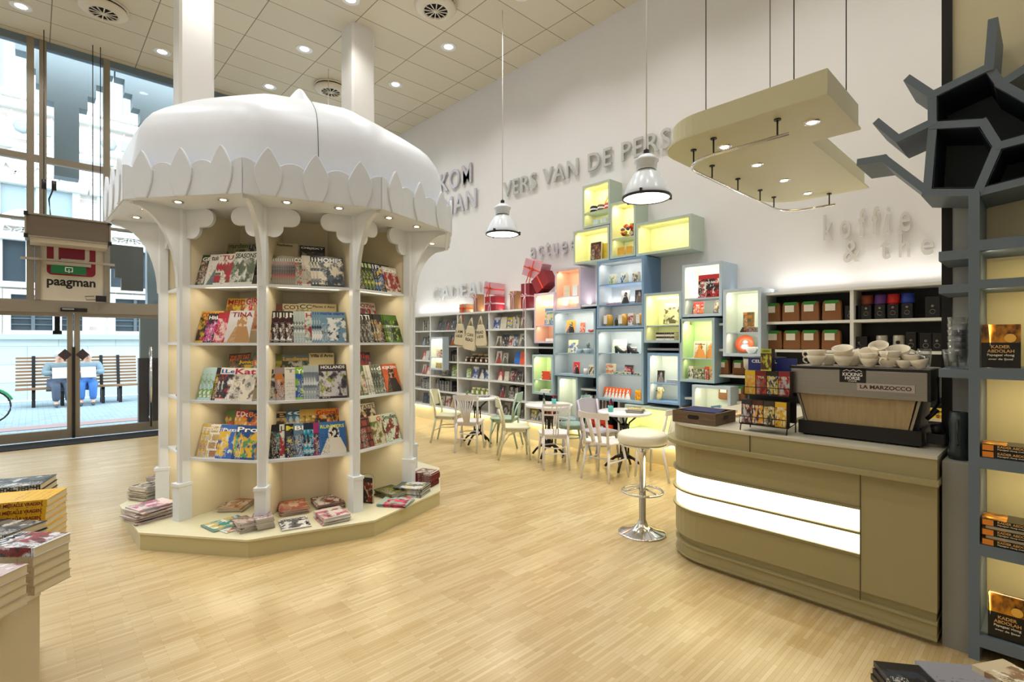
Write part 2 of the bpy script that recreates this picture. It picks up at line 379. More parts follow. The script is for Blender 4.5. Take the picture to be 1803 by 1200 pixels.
# air curtain hanging over the doors
ac = empty('air_curtain', (on_y(121, 600, 10.95).x, 10.95, on_y(121, 437, 10.95).z), 0, 'brown grilled air curtain box hung above the doors in front of the sign', 'air curtain')
hw = (on_y(196, 600, 10.95).x-on_y(47, 600, 10.95).x)/2
mb = MB(); mb.box(-hw+.02, hw-.02, -.2, .25, .12, .44); mb.done('case', M('bronze_grille', '#6f6252', .5, .4, noise=120), ac)
mb = MB(); mb.box(-hw, hw, -.22, .27, .44, .465); mb.box(-hw, hw, -.22, .27, .1, .12); mb.box(-hw, -hw+.02, -.22, .27, .12, .44); mb.box(hw-.02, hw, -.22, .27, .12, .44); mb.done('edge_profile', alu, ac)
mb = MB(); mb.box(-hw+.06, hw-.04, -.17, .22, .03, .1); mb.done('air_outlet', M('outlet_cream', '#cfc5b2', .5), ac)
for x in (-hw, hw-.03):
    for z in (.09, .43):
        mb = MB(); mb.box(x-.01, x+.04, -.235, -.2, z-.01, z+.05); mb.done('corner_cap', black, ac)
for x in (-hw+.22, hw-.12, hw-.22):
    mb = MB(); mb.cyl((x, 0, .46), (x, 0, CEIL-ac.location.z), .006, seg=6); mb.done('hanging_rod', darkgrey, ac)
mb = MB(); mb.tube([(-hw+.3, 0, .46), (-hw+.28, 0, .75), (-hw+.34, 0, .95)], .012, 6); mb.cyl((-hw+.34, 0, .9), (-hw+.34, 0, 1.05), .03); mb.cyl((-hw+.22, 0, .9), (-hw+.22, 0, 1.05), .03); mb.done('pipe_valves', darkgrey, ac)
# green exit sign on its rail
ex = empty('exit_sign', (on_y(121, 600, 11.15).x, 11.15, on_y(121, 482, 11.15).z), 0, 'green exit sign with white arrow hanging in front of the red logo', 'sign')
mb = MB(); mb.box(-.22, .22, -.03, .03, 0, .13); mb.done('sign_box', M('exit_green', '#0d5b2c', .4, emit=.25, ec='#0a5a2a'), ex)
mb = MB(); mb.box(-.28, .28, -.05, .05, .13, .18); mb.box(-.58, .6, -.02, .02, .19, .225); mb.done('mounting_rail', M('rail_alu', '#b5aa99', .4, .5), ex)
for x in (-.5, .52): mb = MB(); mb.box(x, x+.03, .02, .119, .195, .22); mb.done('wall_bracket', _m['rail_alu'], ex)
mb = MB(); mb.box(-.05, -.038, -.033, -.031, .035, .105); mb.box(.038, .05, -.033, -.031, .035, .105); mb.box(-.05, .05, -.033, -.031, .095, .108); mb.box(-.05, -.02, -.033, -.031, .03, .042); mb.box(.02, .05, -.033, -.031, .03, .042)
mb.box(-.006, .006, -.033, -.031, .02, .075); mb.prism([(-.02, .035), (.02, .035), (0, .01)], .031, .033, upr(0)); mb.done('arrow_symbol', WHITEINK, ex)
ds = empty('door_sensor', (XD, YF-.15, 2.14), 0, 'black motion sensor bar on the beam above the doors', 'sensor')
mb = MB(); mb.box(-.17, .17, -.03, .04, 0, .06); mb.done('sensor_case', black, ds); mb = MB(); mb.box(-.15, .0, -.035, -.03, .03, .05); mb.done('sensor_window', chrome, ds)
bx = empty('control_box', (on_y(178, 600, YF-.12).x, YF-.2, 2.321), 0, 'small black control box with cable beside the sign foot', 'control box')
mb = MB(); mb.box(-.08, .06, -.04, .02, 0, .1); mb.done('case', darkgrey, bx); mb = MB(); mb.tube([(-.08, 0, .03), (-.2, 0, .02), (-.22, 0, .08), (-.1, 0, .09)], .006, 6); mb.done('cable', black, bx)
# ============================================================ OUTSIDE
pav = NB('pavers', .8); g = pav.brick(pav.tc.outputs['Object'], .2, .1, .006, lin('#9fb2bd'), lin('#8ea2ae'), lin('#77868f'), off=.5); pavm = pav.color(g.outputs['Color'])
mb = MB(); mb.box(-22, 14, YF+.1, 19.6, -.12, -.02); struct('street_pavement', mb, pavm)
mb = MB(); mb.box(-22, 14, 13.2, 13.75, -.02, -.01); struct('street_band', mb, M('red_pavers', '#a58c8a', .8, noise=40))
YB = 19.6
bk = NB('pale_brickwork', .8); g = bk.brick(bk.mapping(bk.tc.outputs['Object'], (1, 1, 1), rot=(R(90), 0, 0)), .42, .14, .014, lin('#dcd3cf'), lin('#c4b4ae'), lin('#efece8')); brm = bk.color(g.outputs['Color'])
st = NB('pale_stone', .8); g = st.brick(st.mapping(st.tc.outputs['Object'], (1, 1, 1), rot=(R(90), 0, 0)), 1.3, .5, .01, lin('#d3dddd'), lin('#c5d1d2'), lin('#a6b2b4')); stm = st.color(g.outputs['Color'])
stone = M('stone_trim', '#dcdcd6', .8, noise=5); pane = M('dark_pane', '#3d4850', .15); paneb = M('pale_pane', '#9fb0b8', .2)
hb = empty('town_building', (-4, YB, 0), 0, 'pale brick town building with arched windows across the street', 'building')
mb = MB(); mb.box(-18, 16, .3, 1.2, 0, 15); mb.done('wall', brm, hb)
mb = MB(); mb.box(-18, 16, 0, .32, 0, 1.7); mb.done('plinth', stm, hb)
mb = MB(); mb.box(-18, 16, -.12, .35, 1.7, 1.84); mb.done('plinth_ledge', M('ledge_stone', '#b9c2c6', .7), hb)
mb = MB(); mb.box(-18, 16, .1, .35, 7.0, 7.16); mb.box(-18, 16, .06, .35, 8.1, 8.32); mb.done('frieze', stone, hb)
for i in range(18):
    x = -17.4+i*1.9; mb = MB(); mb.box(x, x+1.0, .16, .32, 7.28, 7.98); mb.box(x+1.2, x+1.7, .18, .32, 7.28, 7.98); f_ = mb.done('frieze_panel', stone, hb)
    mb = MB(); mb.cyl((x+.3, .17, 7.63), (x+.3, .1, 7.63), .22, .1, 8); mb.box(x+.6, x+.9, .1, .17, 7.5, 7.8); mb.done('carved_rosette', M('stone_shade', '#9da5a8', .8), f_)
def townwin(x, z, w, h, arch=False, dark=True, grid=0):
    f = MB(); f.box(x-w/2-.16, x+w/2+.16, .14, .34, z-.16, z); f.box(x-w/2-.16, x-w/2, .18, .34, z, z+h); f.box(x+w/2, x+w/2+.16, .18, .34, z, z+h)
    if arch:
        f.box(x-w/2-.34, x+w/2+.34, .02, .34, z+h, z+h+.2)
        o = [(x+(w/2+.2)*math.cos(R(a)), z+h+.2+(w/2+.2)*math.sin(R(a))) for a in range(0, 181, 15)]+[(x+(w/2)*math.cos(R(a)), z+h+.2+(w/2)*math.sin(R(a))) for a in range(180, -1, -15)]
        f.prism(o, -.34, -.16, UP)
        for sx in (-1, 1):
            for k in range(-2, 3):
                f.prism([(x+k*w*.22-.03+sx*.0, z+h+.22), (x+k*w*.22+.03, z+h+.22), (x+k*w*.22+.03+sx*.3, z+h+.2+w*.36*(1-abs(k)*.28)), (x+k*w*.22-.03+sx*.3, z+h+.2+w*.36*(1-abs(k)*.28))], -.3, -.24, UP)
    else: f.box(x-w/2-.16, x+w/2+.16, .18, .34, z+h, z+h+.14)
    o_ = f.done('window_frame', stone, hb)
    p = MB(); p.box(x-w/2, x+w/2, .27, .32, z, z+h); p.done('pane', pane if dark else paneb, o_)
    b = MB(); b.box(x-.04, x+.04, .22, .28, z, z+h)
    for i in range(grid): zz = z+h*(i+1)/(grid+1); b.box(x-w/2, x+w/2, .24, .28, zz-.015, zz+.015)
    b.done('glazing_bars', stone if not grid else M('iron_grey', '#5b666c', .6), o_)
for px, w in ((58, .9), (126, .5), (240, 1.0), (-60, 1.0), (-125, .6), (310, 1)):
    x = on_y(px, 600, YB).x+4; townwin(x, 1.95, w, 1.0, grid=5)
for px in (48, 232, -120, 400): x = on_y(px, 600, YB).x+4; townwin(x, 3.3, 1.0, 1.15, arch=True)
for px in (66, 238, -110, 400): x = on_y(px, 600, YB).x+4; townwin(x, 5.0, 1.5, 1.0, arch=True, dark=False)
for px in (50, 222, -90, 380): x = on_y(px, 600, YB).x+4; townwin(x, 8.6, 1.15, 3.0, dark=False)
# grey stepped corbel pillars just outside the glass
pilm = M('grey_pillar', '#8d979b', .7, noise=4)
def pillar(px, zlow, lab, w=.34, side=(1, 1)):
    x = on_y(px, 600, 12.3).x; mb = MB(); mb.box(x-w/2, x+w/2, 12.2, 12.5, zlow, 7.2)
    for s_, on in ((-1, side[0]), (1, side[1])):
        if not on: continue
        for i, (d0, d1, zz) in enumerate(((0, .12, 5.9), (.12, .24, 6.15), (.24, .36, 6.4), (.36, .5, 6.65))):
            a, b = x+s_*(w/2+d0), x+s_*(w/2+d1); mb.box(min(a, b), max(a, b), 12.2, 12.5, zz, 7.2)
    return tag(mb.done('stepped_pillar', pilm), lab, 'pillar')
pillar(117, 4.6, 'grey outdoor pillar with stepped shoulders between the two suspended rods')
pillar(285, -.02, 'grey outdoor pillar with stepped shoulders behind the white round kiosk', w=.5, side=(1, 0))
x = on_y(212, 600, 12.3).x
mb = MB()
for a, b, z0 in ((.0, .34, 2.62), (-.1, .0, 2.85), (-.18, -.1, 3.02)): mb.box(x+a, x+b, 12.15, 12.3, z0, 3.47)
tag(mb.done('stepped_bracket', M('brown_grey_stone', '#675f55', .8)), 'brown stepped stone bracket outside the glass to the right of the sign', 'bracket')
pb = MB(); xx = on_y(262, 600, 12.0).x; pb.box(xx-.14, xx+.3, 12.0, 12.14, 1.32, 2.2); o = pb.done('shop_pier', M('pier_grey', '#8b8b87', .7)); tag(o, 'grey stone pier with dark brown foot just outside the right door', 'pier')
pb = MB(); pb.box(xx-.16, xx+.3, 11.98, 12.14, -.02, 1.32); pb.done('pier_foot', M('brown_foot', '#3b2c28', .6), o)
# bench -------------------------------------------------------
YBN = 17.6
b0, b1 = on_y(26, 600, YBN).x, on_y(244, 600, YBN).x; L = b1-b0
bn = empty('street_bench', (b0, YBN, -.02), 0, 'long slatted brown wooden bench across the street with two people', 'bench')
slm = M('bench_wood', '#9a7150', .7, noise=30)
for i in range(9):
    mb = MB(); z = .52+i*.085; y = .38+i*.022; mb.box(0, L, y, y+.03, z, z+.05); mb.done('back_slat', slm, bn)
for i in range(5):
    mb = MB(); mb.box(0, L, -.12+i*.1, -.05+i*.1, .44, .475); mb.done('seat_slat', slm, bn)
for x in (.3, L*.34, L*.67, L-.45):
    mb = MB(); mb.box(x, x+.07, -.1, .0, 0, .44); mb.box(x, x+.07, .28, .36, 0, .44); mb.box(x, x+.07, -.1, .36, .38, .44); mb.prism([(.34, .44), (.41, .44), (.6, 1.28), (.55, 1.28)], x, x+.07, Matrix(((0, 0, 1, 0), (1, 0, 0, 0), (0, 1, 0, 0), (0, 0, 0, 1)))); mb.done('leg', darkgrey, bn)
# two seated people -------------------------------------------
def skin_body(name, nodes, edges, mat, parent=None, sub=2):
    me = bpy.data.meshes.new(name); me.from_pydata([n_[:3] for n_ in nodes], edges, []); o = bpy.data.objects.new(name, me); COL.objects.link(o)
    s = o.modifiers.new('skin', 'SKIN'); s.use_smooth_shade = True
    for i, v in enumerate(me.skin_vertices[0].data): v.radius = (nodes[i][3], nodes[i][4] if len(nodes[i]) > 4 else nodes[i][3]); v.use_root = (i == 0)
    m_ = o.modifiers.new('sub', 'SUBSURF'); m_.levels = 1; m_.render_levels = sub
    me.materials.append(mat)
    if parent: o.parent = parent
    return o
def seated(x, lab, coat, trs, hair, turn, sgn):
    p = empty('person', (x, YBN-.02, 0), turn, lab, 'person')
    sk = M('skin', '#d9a98e', .6)
    # body (skin) : pelvis, spine, neck, head
    N = [(0, .12, .55, .16, .14), (0, .14, .78, .15, .12), (0, .16, .98, .17, .12), (0, .15, 1.1, .07), (0, .13, 1.2, .09, .1), (0, .12, 1.3, .085, .095),
         (-.2, .14, 1.02, .06), (-.27, 0, .82, .05), (-.12, -.24, .84, .035), (.2, .14, 1.02, .06), (.27, 0, .82, .05), (.12, -.24, .84, .035),
         (-.1, .05, .52, .09), (-.12, -.4, .52, .075), (-.12, -.42, .1, .045), (-.12, -.52, .05, .04), (.1, .05, .52, .09), (.12, -.4, .52, .075), (.12, -.42, .1, .045), (.12, -.52, .05, .04)]
    E = [(0, 1), (1, 2), (2, 3), (3, 4), (4, 5), (2, 6), (6, 7), (7, 8), (2, 9), (9, 10), (10, 11), (0, 12), (12, 13), (13, 14), (14, 15), (0, 16), (16, 17), (17, 18), (18, 19)]
    skin_body('body', N, E, sk, p)
    skin_body('coat', [(0, .12, .52, .22, .19), (0, .14, .78, .2, .17), (0, .16, 1.0, .21, .15), (0, .15, 1.08, .1), (-.22, .13, 1.02, .1), (-.3, -.01, .81, .085), (-.16, -.2, .84, .065), (.22, .13, 1.02, .1), (.3, -.01, .81, .085), (.16, -.2, .84, .065)],
              [(0, 1), (1, 2), (2, 3), (2, 4), (4, 5), (5, 6), (2, 7), (7, 8), (8, 9)], coat, p)
    skin_body('trousers', [(0, .1, .5, .2, .16), (-.11, -.1, .53, .12), (-.12, -.41, .52, .1), (-.12, -.42, .12, .08), (.11, -.1, .53, .12), (.12, -.41, .52, .1), (.12, -.42, .12, .08)], [(0, 1), (1, 2), (2, 3), (0, 4), (4, 5), (5, 6)], trs, p)
    for s_ in (-1, 1):
        skin_body('shoe', [(s_*.12, -.4, .04, .05), (s_*.12, -.52, .035, .05), (s_*.12, -.6, .03, .035)], [(0, 1), (1, 2)], M('shoe_grey', '#4b5560', .7), p)
        mb = MB()
        for k in range(4): mb.tube([(s_*.1+.02*(k-1.5), -.24, .85), (s_*.08+.02*(k-1.5), -.29, .86), (s_*.06+.018*(k-1.5), -.31, .84)], [.01, .009, .006], 6)
        mb.tube([(s_*.11, -.23, .86), (s_*.05, -.25, .89)], [.011, .008], 6); mb.done('fingers', sk, p)
    mb = MB(); mb.lathe([(0, .12), (.07, .1), (.105, .04), (.11, -.03), (.085, -.09), (.03, -.1), (0, -.1)], 14, (0, .145, 1.29)); mb.done('hair', hair, p)
    mb = MB(); mb.tube([(0, .03, 1.25), (0, .005, 1.23)], [.02, .014], 6)
    for s_ in (-1, 1): mb.cyl((s_*.035, .04, 1.27), (s_*.035, .03, 1.27), .012)
    mb.box(-.03, .03, .035, .045, 1.19, 1.2); mb.done('face_features', M('face_dark', '#9a5f52', .6), p)
    return p
p1 = seated(on_y(106, 600, YBN-.1).x, 'seated person in grey coat and dark trousers reading on the bench, left', M('coat_grey', '#76868c', .8), M('trousers_dark', '#4b5668', .8), M('hair_grey', '#b9b2ac', .9), R(4), 1)
p2 = seated(on_y(154, 600, YBN-.1).x, 'seated person in blue-grey coat and bright blue jeans beside the door bar', M('coat_blue', '#7d929e', .8), M('jeans_blue', '#3f74b8', .8), M('hair_white', '#cfc8c4', .9), R(-4), -1)
for p, w in ((p1, .32), (p2, .3)):
    mb = MB(); mb.box(-w/2, w/2, -.01, .0, -.16, .16, Matrix.Rotation(R(-38), 4, 'X')); mb.box(-w/2, w/2, -.02, -.012, -.16, .1, Matrix.Rotation(R(-30), 4, 'X'))
    o = mb.done('newspaper', M('newsprint', '#e8e6e2', .8, noise=60), loc=(p.location.x, YBN-.38, .84)); tag(o, 'open newspaper held by the person in '+('the grey coat' if p is p1 else 'blue jeans'), 'newspaper')
# bicycle, mostly beyond the frame
bc = empty('bicycle', (on_y(-22, 600, 14.6).x, 14.6, 0), 0, 'green bicycle standing on the street beyond the left door', 'bicycle')
for x in (-.98, 0.0):
    mb = MB(); mb.tube([(x+.33*math.cos(R(a)), 0, .33+.33*math.sin(R(a))) for a in range(0, 360, 15)], .018, 6, True); w_ = mb.done('wheel', black, bc)
    mb = MB()
    for a in range(0, 180, 20): mb.cyl((x+.31*math.cos(R(a)), 0, .33+.31*math.sin(R(a))), (x-.31*math.cos(R(a)), 0, .33-.31*math.sin(R(a))), .003, seg=4)
    mb.done('spokes', chrome, w_)
gr = M('bike_green', '#3aa86a', .4)
mb = MB(); mb.tube([(.05+.37*math.cos(R(a))-.05, 0, .33+.37*math.sin(R(a))) for a in range(20, 150, 12)], .025, 6); mb.done('mudguard', gr, bc)
mb = MB(); mb.tube([(0, 0, .33), (-.28, 0, .9), (-.35, 0, 1.05)], .02, 6); mb.tube([(-.28, 0, .85), (-.7, 0, .3), (-.75, 0, .85)], .02, 6); mb.tube([(-.98, 0, .33), (-.7, 0, .3)], .015, 6); mb.done('frame', gr, bc)
mb = MB(); mb.lathe([(0, .05), (.1, .03), (.06, 0), (0, 0)], 10, (-.76, 0, .87)); mb.done('saddle', black, bc)
mb = MB(); mb.tube([(-.3, -.25, 1.08), (-.38, 0, 1.07), (-.3, .25, 1.08)], .014, 6); mb.done('handlebar', black, bc)
# ============================================================ CEILING FITTINGS
dl = empty('ceiling_downlight', (DL_X[2], DL_Y[0], CEIL), 0)
mb = MB(); mb.lathe([(.06, .002), (.075, -.004), (.12, -.012), (.13, -.006), (.13, 0.0)], 20); mb.done('trim_ring', white, dl)
mb = MB(); mb.lathe([(.0, -.004), (.07, -.004), (.07, -.001), (0, -.001)], 16); mb.done('lamp_disc', M('lamp_white', '#fff6e8', .4, emit=14, ec='#fff2dc'), dl)
vis = {(-.12, 10.4): 'nearest the far left corner by the glass front', (1.61, 10.4): 'beside the left white column and the glass front', (3.34, 8.66): 'between the two white columns', (3.34, 10.4): 'farthest back above the kiosk spire',
       (5.07, 6.95): 'right of the right white column', (5.07, 8.66): 'farther back beside the long white wall', (3.34, 6.95): 'at the top of the picture above the right white column', (1.61, 8.66): 'behind the top of the left column', (1.61, 6.95): 'before the left column'}
first = True; dch = list(kids(dl))
for x in DL_X:
    for y in DL_Y:
        if y < -1: continue
        lab = vis.get((x, y), 'in the grid row %d of the shop ceiling, lamp %d' % (DL_Y.index(y)+1, DL_X.index(x)+1))
        lab = 'round white ceiling downlight '+lab
        if first: dl.location = (x, y, CEIL); tag(dl, lab, 'ceiling light', 'ceiling downlights'); first = False
        else: copy_tree(dl, (x, y, CEIL), None, lab, _ch=dch)
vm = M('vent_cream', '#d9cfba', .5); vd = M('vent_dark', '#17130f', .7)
vt = empty('ceiling_vent', (.76, 9.56, CEIL), 0, 'round swirl air vent in the ceiling above the left column', 'vent', 'round ceiling vents')
mb = MB(); mb.lathe([(.2, -.02), (.29, -.05), (.3, -.07), (.28, -.09), (.2, -.13), (.17, -.12), (.17, -.1), (.25, -.075), (.26, -.06)], 28); mb.lathe([(.30, -.002), (.31, -.02), (.27, -.03)], 28); mb.done('diffuser_ring', vm, vt)
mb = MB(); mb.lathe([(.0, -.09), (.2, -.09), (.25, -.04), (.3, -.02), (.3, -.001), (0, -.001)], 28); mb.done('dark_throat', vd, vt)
for i in range(12):
    a = 2*PI*i/12; mb = MB(); mb.prism([(.03, -.006), (.17, -.009), (.175, .009), (.03, .004)], -.125, -.118, Matrix.Rotation(a, 4, 'Z')); mb.done('blade', vm, vt)
mb = MB(); mb.lathe([(0, -.13), (.035, -.128), (.035, -.11), (0, -.11)], 12); mb.done('hub', vm, vt)
vch = list(kids(vt))
copy_tree(vt, (4.2, 9.58, CEIL), None, 'round swirl air vent half hidden by the right white column', _ch=vch)
copy_tree(vt, (4.28, 6.18, CEIL), None, 'round swirl air vent at the top edge nearest the camera', _ch=vch)
# ============================================================ KIOSK
KX, KY = 2.063, 5.474
KA = [R(-160.4+36*i) for i in range(10)]      # the ten corners
kw = M('kiosk_white', '#e0e6ef', .4); kc = M('kiosk_cream', '#e9dfc4', .45); kp = M('kiosk_plinth', '#c3ba8e', .4); lampm = M('spot_glow', '#ffe9c4', .4, emit=18, ec='#ffe2b0')
ks = empty('magazine_kiosk', (KX, KY, 0), 0, 'large white ten-sided domed magazine kiosk with open shelved bays', 'kiosk')
def deca(r): return [(r*math.cos(a), r*math.sin(a)) for a in KA]
mb = MB(); mb.prism(deca(1.53), 0, .125); mb.done('plinth', kp, ks)
mb = MB(); mb.prism(deca(1.54), .125, .14); mb.done('plinth_top', M('plinth_top', '#dcd8bb', .35), ks)
mb = MB(); mb.prism(deca(.7), .14, 2.76); mb.done('core', kc, ks)
SH = (.655, 1.145, 1.635, 2.125)
def pr(r):   # point arrays for a ring of radius r
    return deca(r)
soff = MB(); soff.prism(deca(1.64), 2.76, 2.8); soff.done('soffit', kw, ks)
for k in range(10):
    a = KA[k]; T = Matrix.Rotation(a, 4, 'Z')
    mb = MB(); mb.box(.69, 1.17, -.02, .02, .14, 2.76, T); mb.done('fin', kc, ks)
    mb = MB(); mb.prism([(1.16, -.035), (1.225, -.035), (1.24, -.02), (1.24, .02), (1.225, .035), (1.16, .035)], .14, 2.76, T); mb.done('post', kw, ks)
    mb = MB(); mb.box(1.15, 1.26, -.045, .045, .14, .43, T); mb.box(1.145, 1.27, -.05, .05, .43, .455, T); mb.done('pedestal', kw, ks)
    # flaring bracket in the radial plane
    c = [(1.2, 2.76), (1.59, 2.76), (1.59, 2.72)]+[(1.59-.34*math.sin(R(t)), 2.72-.62*(1-math.cos(R(t)))) for t in range(9, 91, 9)]+[(1.2, 2.1)]
    mb = MB(); mb.prism(c, -.018, .018, T @ Matrix(((1, 0, 0, 0), (0, 0, -1, 0), (0, 1, 0, 0), (0, 0, 0, 1)))); mb.done('bracket', kw, ks)
    # lobed brackets along both neighbouring sides
    for sg_ in (-1, 1):
        am = a+sg_*R(18); nx, ny = math.cos(am), math.sin(am); d0 = 1.2*math.cos(R(18))
        rx, ry = -ny, nx   # increasing angle
        o = [(0, 0)]+[(.215+.075*math.cos(R(t)), -.075+.075*math.sin(R(t))) for t in range(90, -101, -19)]+[(.08+.08*math.cos(R(t)), -.165+.08*math.sin(R(t))) for t in range(10, -111, -20)]+[(0, -.245)]
        px0, py0 = 1.2*math.cos(a), 1.2*math.sin(a); s_ = sg_
        TT = Matrix(((rx*s_, 0, nx, px0), (ry*s_, 0, ny, py0), (0, 1, 0, 2.76), (0, 0, 0, 1)))
        mb = MB(); mb.prism(o, -.03, .0, TT); mb.done('lobed_bracket', kw, ks)
    # shelves of the bay k..k+1
    b_ = KA[(k+1) % 10]; m = a+R(18); rot = m+PI/2
    T = Matrix.Rotation(rot, 4, 'Z')      # local -y outward
    h0, h1 = .7*math.tan(R(18))*.95, 1.12*math.tan(R(18))
    for z in SH:
        mb = MB(); mb.prism([(-h0, -.66), (h0, -.66), (h1-.02, -1.12), (-h1+.02, -1.12)], z-.022, z, T); mb.done('shelf', kw, ks)
        mb = MB(); mb.prism([(-h0*1.1, -.66), (h0*1.1, -.66), (h0*1.36, -.93), (-h0*1.36, -.93)], z, z+.1, T); mb.done('shelf_step', kc, ks)
        if k in (0, 1, 2, 9):
            cc = T @ Vector((0, -1.02, z-.035)); light('shelf_led', 'AREA', (KX+cc.x, KY+cc.y, cc.z), KIOSK_W*.55, (1, .86, .6), .5, (R(-30), 0, rot), .03)
    # soffit spots
    for s_ in (-.2, .2):
        v = T @ Vector((s_, -1.38, 2.758)); mb = MB(); mb.lathe([(.0, 0), (.028, 0), (.028, -.002), (.04, -.005), (.042, 0)], 14, (v.x, v.y, 2.757)); f_ = mb.done('spot_ring', chrome, ks)
        mb = MB(); mb.lathe([(0, -.004), (.022, -.004), (.022, -.001)], 12, (v.x, v.y, 2.757)); mb.done('spot_lens', lampm, f_)
        if k in (0, 1, 2, 3, 9): light('kiosk_spot', 'SPOT', (KX+v.x, KY+v.y, 2.74), KIOSK_W*3, (1, .93, .78), .02, (R(0), 0, 0), spot=120, blend=1)
    # fascia and its relief of leaves
    q0, q1 = Vector((1.64*math.cos(a), 1.64*math.sin(a), 0)), Vector((1.64*math.cos(b_), 1.64*math.sin(b_), 0)); W = (q1-q0).length; ux = (q1-q0).normalized(); nn = Vector((math.cos(m), math.sin(m), 0))
    TT = Matrix(((ux.x, 0, nn.x, q0.x), (ux.y, 0, nn.y, q0.y), (0, 1, 0, 2.74), (0, 0, 0, 1)))
    mb = MB(); mb.prism([(0, 0), (W, 0), (W, .2), (0, .2)], -.03, 0, TT)
    mb.done('fascia', kw, ks)
    def leaf(c, wd, hh, pointed, dep):
        if pointed: o = [(c-wd*.25, .0)]+[(c-wd*(.25+.25*math.sin(PI*.5*min(1, t*2.2)))*(1 if t < .55 else ((1-t)/.45)**.75), hh*t) for t in (.15, .3, .45, .55, .65, .75, .85, .93)]+[(c, hh)]; o += [(2*c-x, z) for x, z in o[-2::-1]]
        else: o = [(c-wd/2, 0)]+[(c-wd/2*math.cos(R(t)), hh-wd*.42+wd*.42*math.sin(R(t))) for t in range(0, 181, 15)]+[(c+wd/2, 0)]
        o = [(min(max(x, .0), W), z) for x, z in o]
        mb = MB(); mb.prism(o, 0.0, dep, TT); return mb.done('leaf_relief', kw, ks, bevel=.007)
    for c_ in (1/6, .5, 5/6): leaf(W*c_, W*.19, .37, True, .024)
    for c_ in (1/3, 2/3): leaf(W*c_, W*.235, .27, False, .012)
    for c_ in (0.0, 1.0): leaf(W*c_, W*.235, .27, False, .012)
# dome: ten soft facets
def rf(th, z):
    d = ((th-KA[0]) % R(36))-R(18); p = math.cos(R(18))/math.cos(d); f = min(1, max(0, (z-2.8)/1.1))
    return p*(1-f*.2)+f*.2*.985
prof = [(1.60, 2.8), (1.605, 2.9), (1.585, 3.02), (1.565, 3.12), (1.55, 3.22), (1.53, 3.33), (1.49, 3.43), (1.43, 3.51), (1.34, 3.585), (1.18, 3.69), (1.05, 3.765), (.98, 3.785), (.85, 3.795), (.4, 3.84), (.3, 3.9)]
mb = MB(); mb.lathe(prof, 80, rfun=rf); mb.done('dome', kw, ks)
mb = MB(); mb.lathe([(.4, 3.84), (.3, 3.97), (.19, 4.08), (.10, 4.2), (.045, 4.28), (.02, 4.305), (0, 4.31)], 24); mb.done('finial', kw, ks)
mb = MB(); sa = m_a = R(-106.4+1.0)
mb.tube([(rr*rf(sa, zz)*math.cos(sa)*1.001, rr*rf(sa, zz)*math.sin(sa)*1.001, zz) for rr, zz in prof[2:11]], .0028, 5); mb.done('panel_seam', M('seam_dark', '#4a4d50', .7), ks)
# ------------------------------------------------------------ magazines
def bayp(m, s, d, z):
    m = R(m); return Vector((KX+d*math.cos(m)-s*math.sin(m), KY+d*math.sin(m)+s*math.cos(m), z))
BAYS = {'left': -142.4, 'middle': -106.4, 'right': -70.4, 'side': -178.4}
LV = {0: 'bottom', 1: 'third', 2: 'second', 3: 'top'}
_uniq = {}
def uq(lab):
    n_ = _uniq.get(lab, 0)+1; _uniq[lab] = n_
    return lab if n_ == 1 else lab.replace(' in the', ', copy %s from the left, in the' % ORD[n_], 1) if ' in the' in lab and n_ < 20 else lab+' '+ORD[min(n_, 20)]
_rows = {}
def mag(bay, lv, row, s, title, look, cm, n=1, ds=.02, **k):
    _rows.setdefault((bay, lv, row), []).append((s, title, look, cm, n, ds, k))
def lay_rows():
    for (bay, lv, row), items in _rows.items():
        tot = sum(i[4] for i in items); m = BAYS[bay]; q = 0; seen = {}
        for (s, title, look, cm, n, ds, k) in items:
            for i in range(n):
                q += 1; z = SH[lv]+(0.001 if row == 0 else .101)
                d = (1.105 if row == 0 else .925)-.0058*(tot-q)
                seen[look] = seen.get(look, 0)+1
                cp = ' %s copy,' % ORD[seen[look]] if n > 1 else ''
                lab = '%s,%s %s row, %s shelf, %s bay' % (look, cp, 'front' if row == 0 else 'back', LV[lv], bay)
                put_book('magazine', k.get('w', .215), k.get('h', .285), .004, cm, bayp(m, s+i*ds, d, z), R(m+90), 17 if row == 0 else 12, R(k.get('rollj', 0)), lab, 'magazine', '%s kiosk bay, %s shelf' % (bay, LV[lv]),
                         title=title, tcol=k.get('tcol', '#ffffff'), th=k.get('th', .15), tw=k.get('tw', .9), tz=k.get('tz', .8), pages=greypaper, soft=True)
C = cover_mat
# left bay: visible from -.30 to .24
mag('left', 3, 1, -.06, 'garden', 'pale garden magazine with olive title', C('#8d8a62', '#3a3a2a', '#b9b58c', 1), tcol='#4a4a26', th=.2, h=.3)
mag('left', 3, 1, .15, 'LIVING', 'dark green magazine with black title', C('#7c8276', '#2b2e28', '#c7cabc', 2), tcol='#121212', h=.3)
mag('left', 3, 0, -.215, 'GROEI', 'white magazine with dark leaves photo', C('#33432f', '#6e4b3f', '#b7b9a9', 3), w=.2, th=.12, n=2, ds=.012)
mag('left', 3, 0, -.115, 'tuinieren', 'white magazine with woman and thin dark title', C('#dcd8d0', '#6c7a80', '#2d2b2c', 4, 'portrait'), tcol='#2c2c2c', n=2, ds=.015)
mag('left', 3, 0, -.02, 'TUIN', 'white magazine with bold red title and rose', C('#ddd7cd', '#a72838', '#4c5a44', 5), tcol='#a3122c', n=2, ds=.03)
mag('left', 3, 0, .14, 'SEASONS', 'pale magazine with hammock photo and serif title', C('#cfd2c8', '#4f5c48', '#8c8f80', 6), tcol='#30322e', h=.30)
mag('left', 2, 1, -.07, 'MEIDI', 'yellow magazine with red title', C('#e3c23a', '#a8662c', '#33241c', 7), tcol='#c8102e', rollj=2, h=.3)
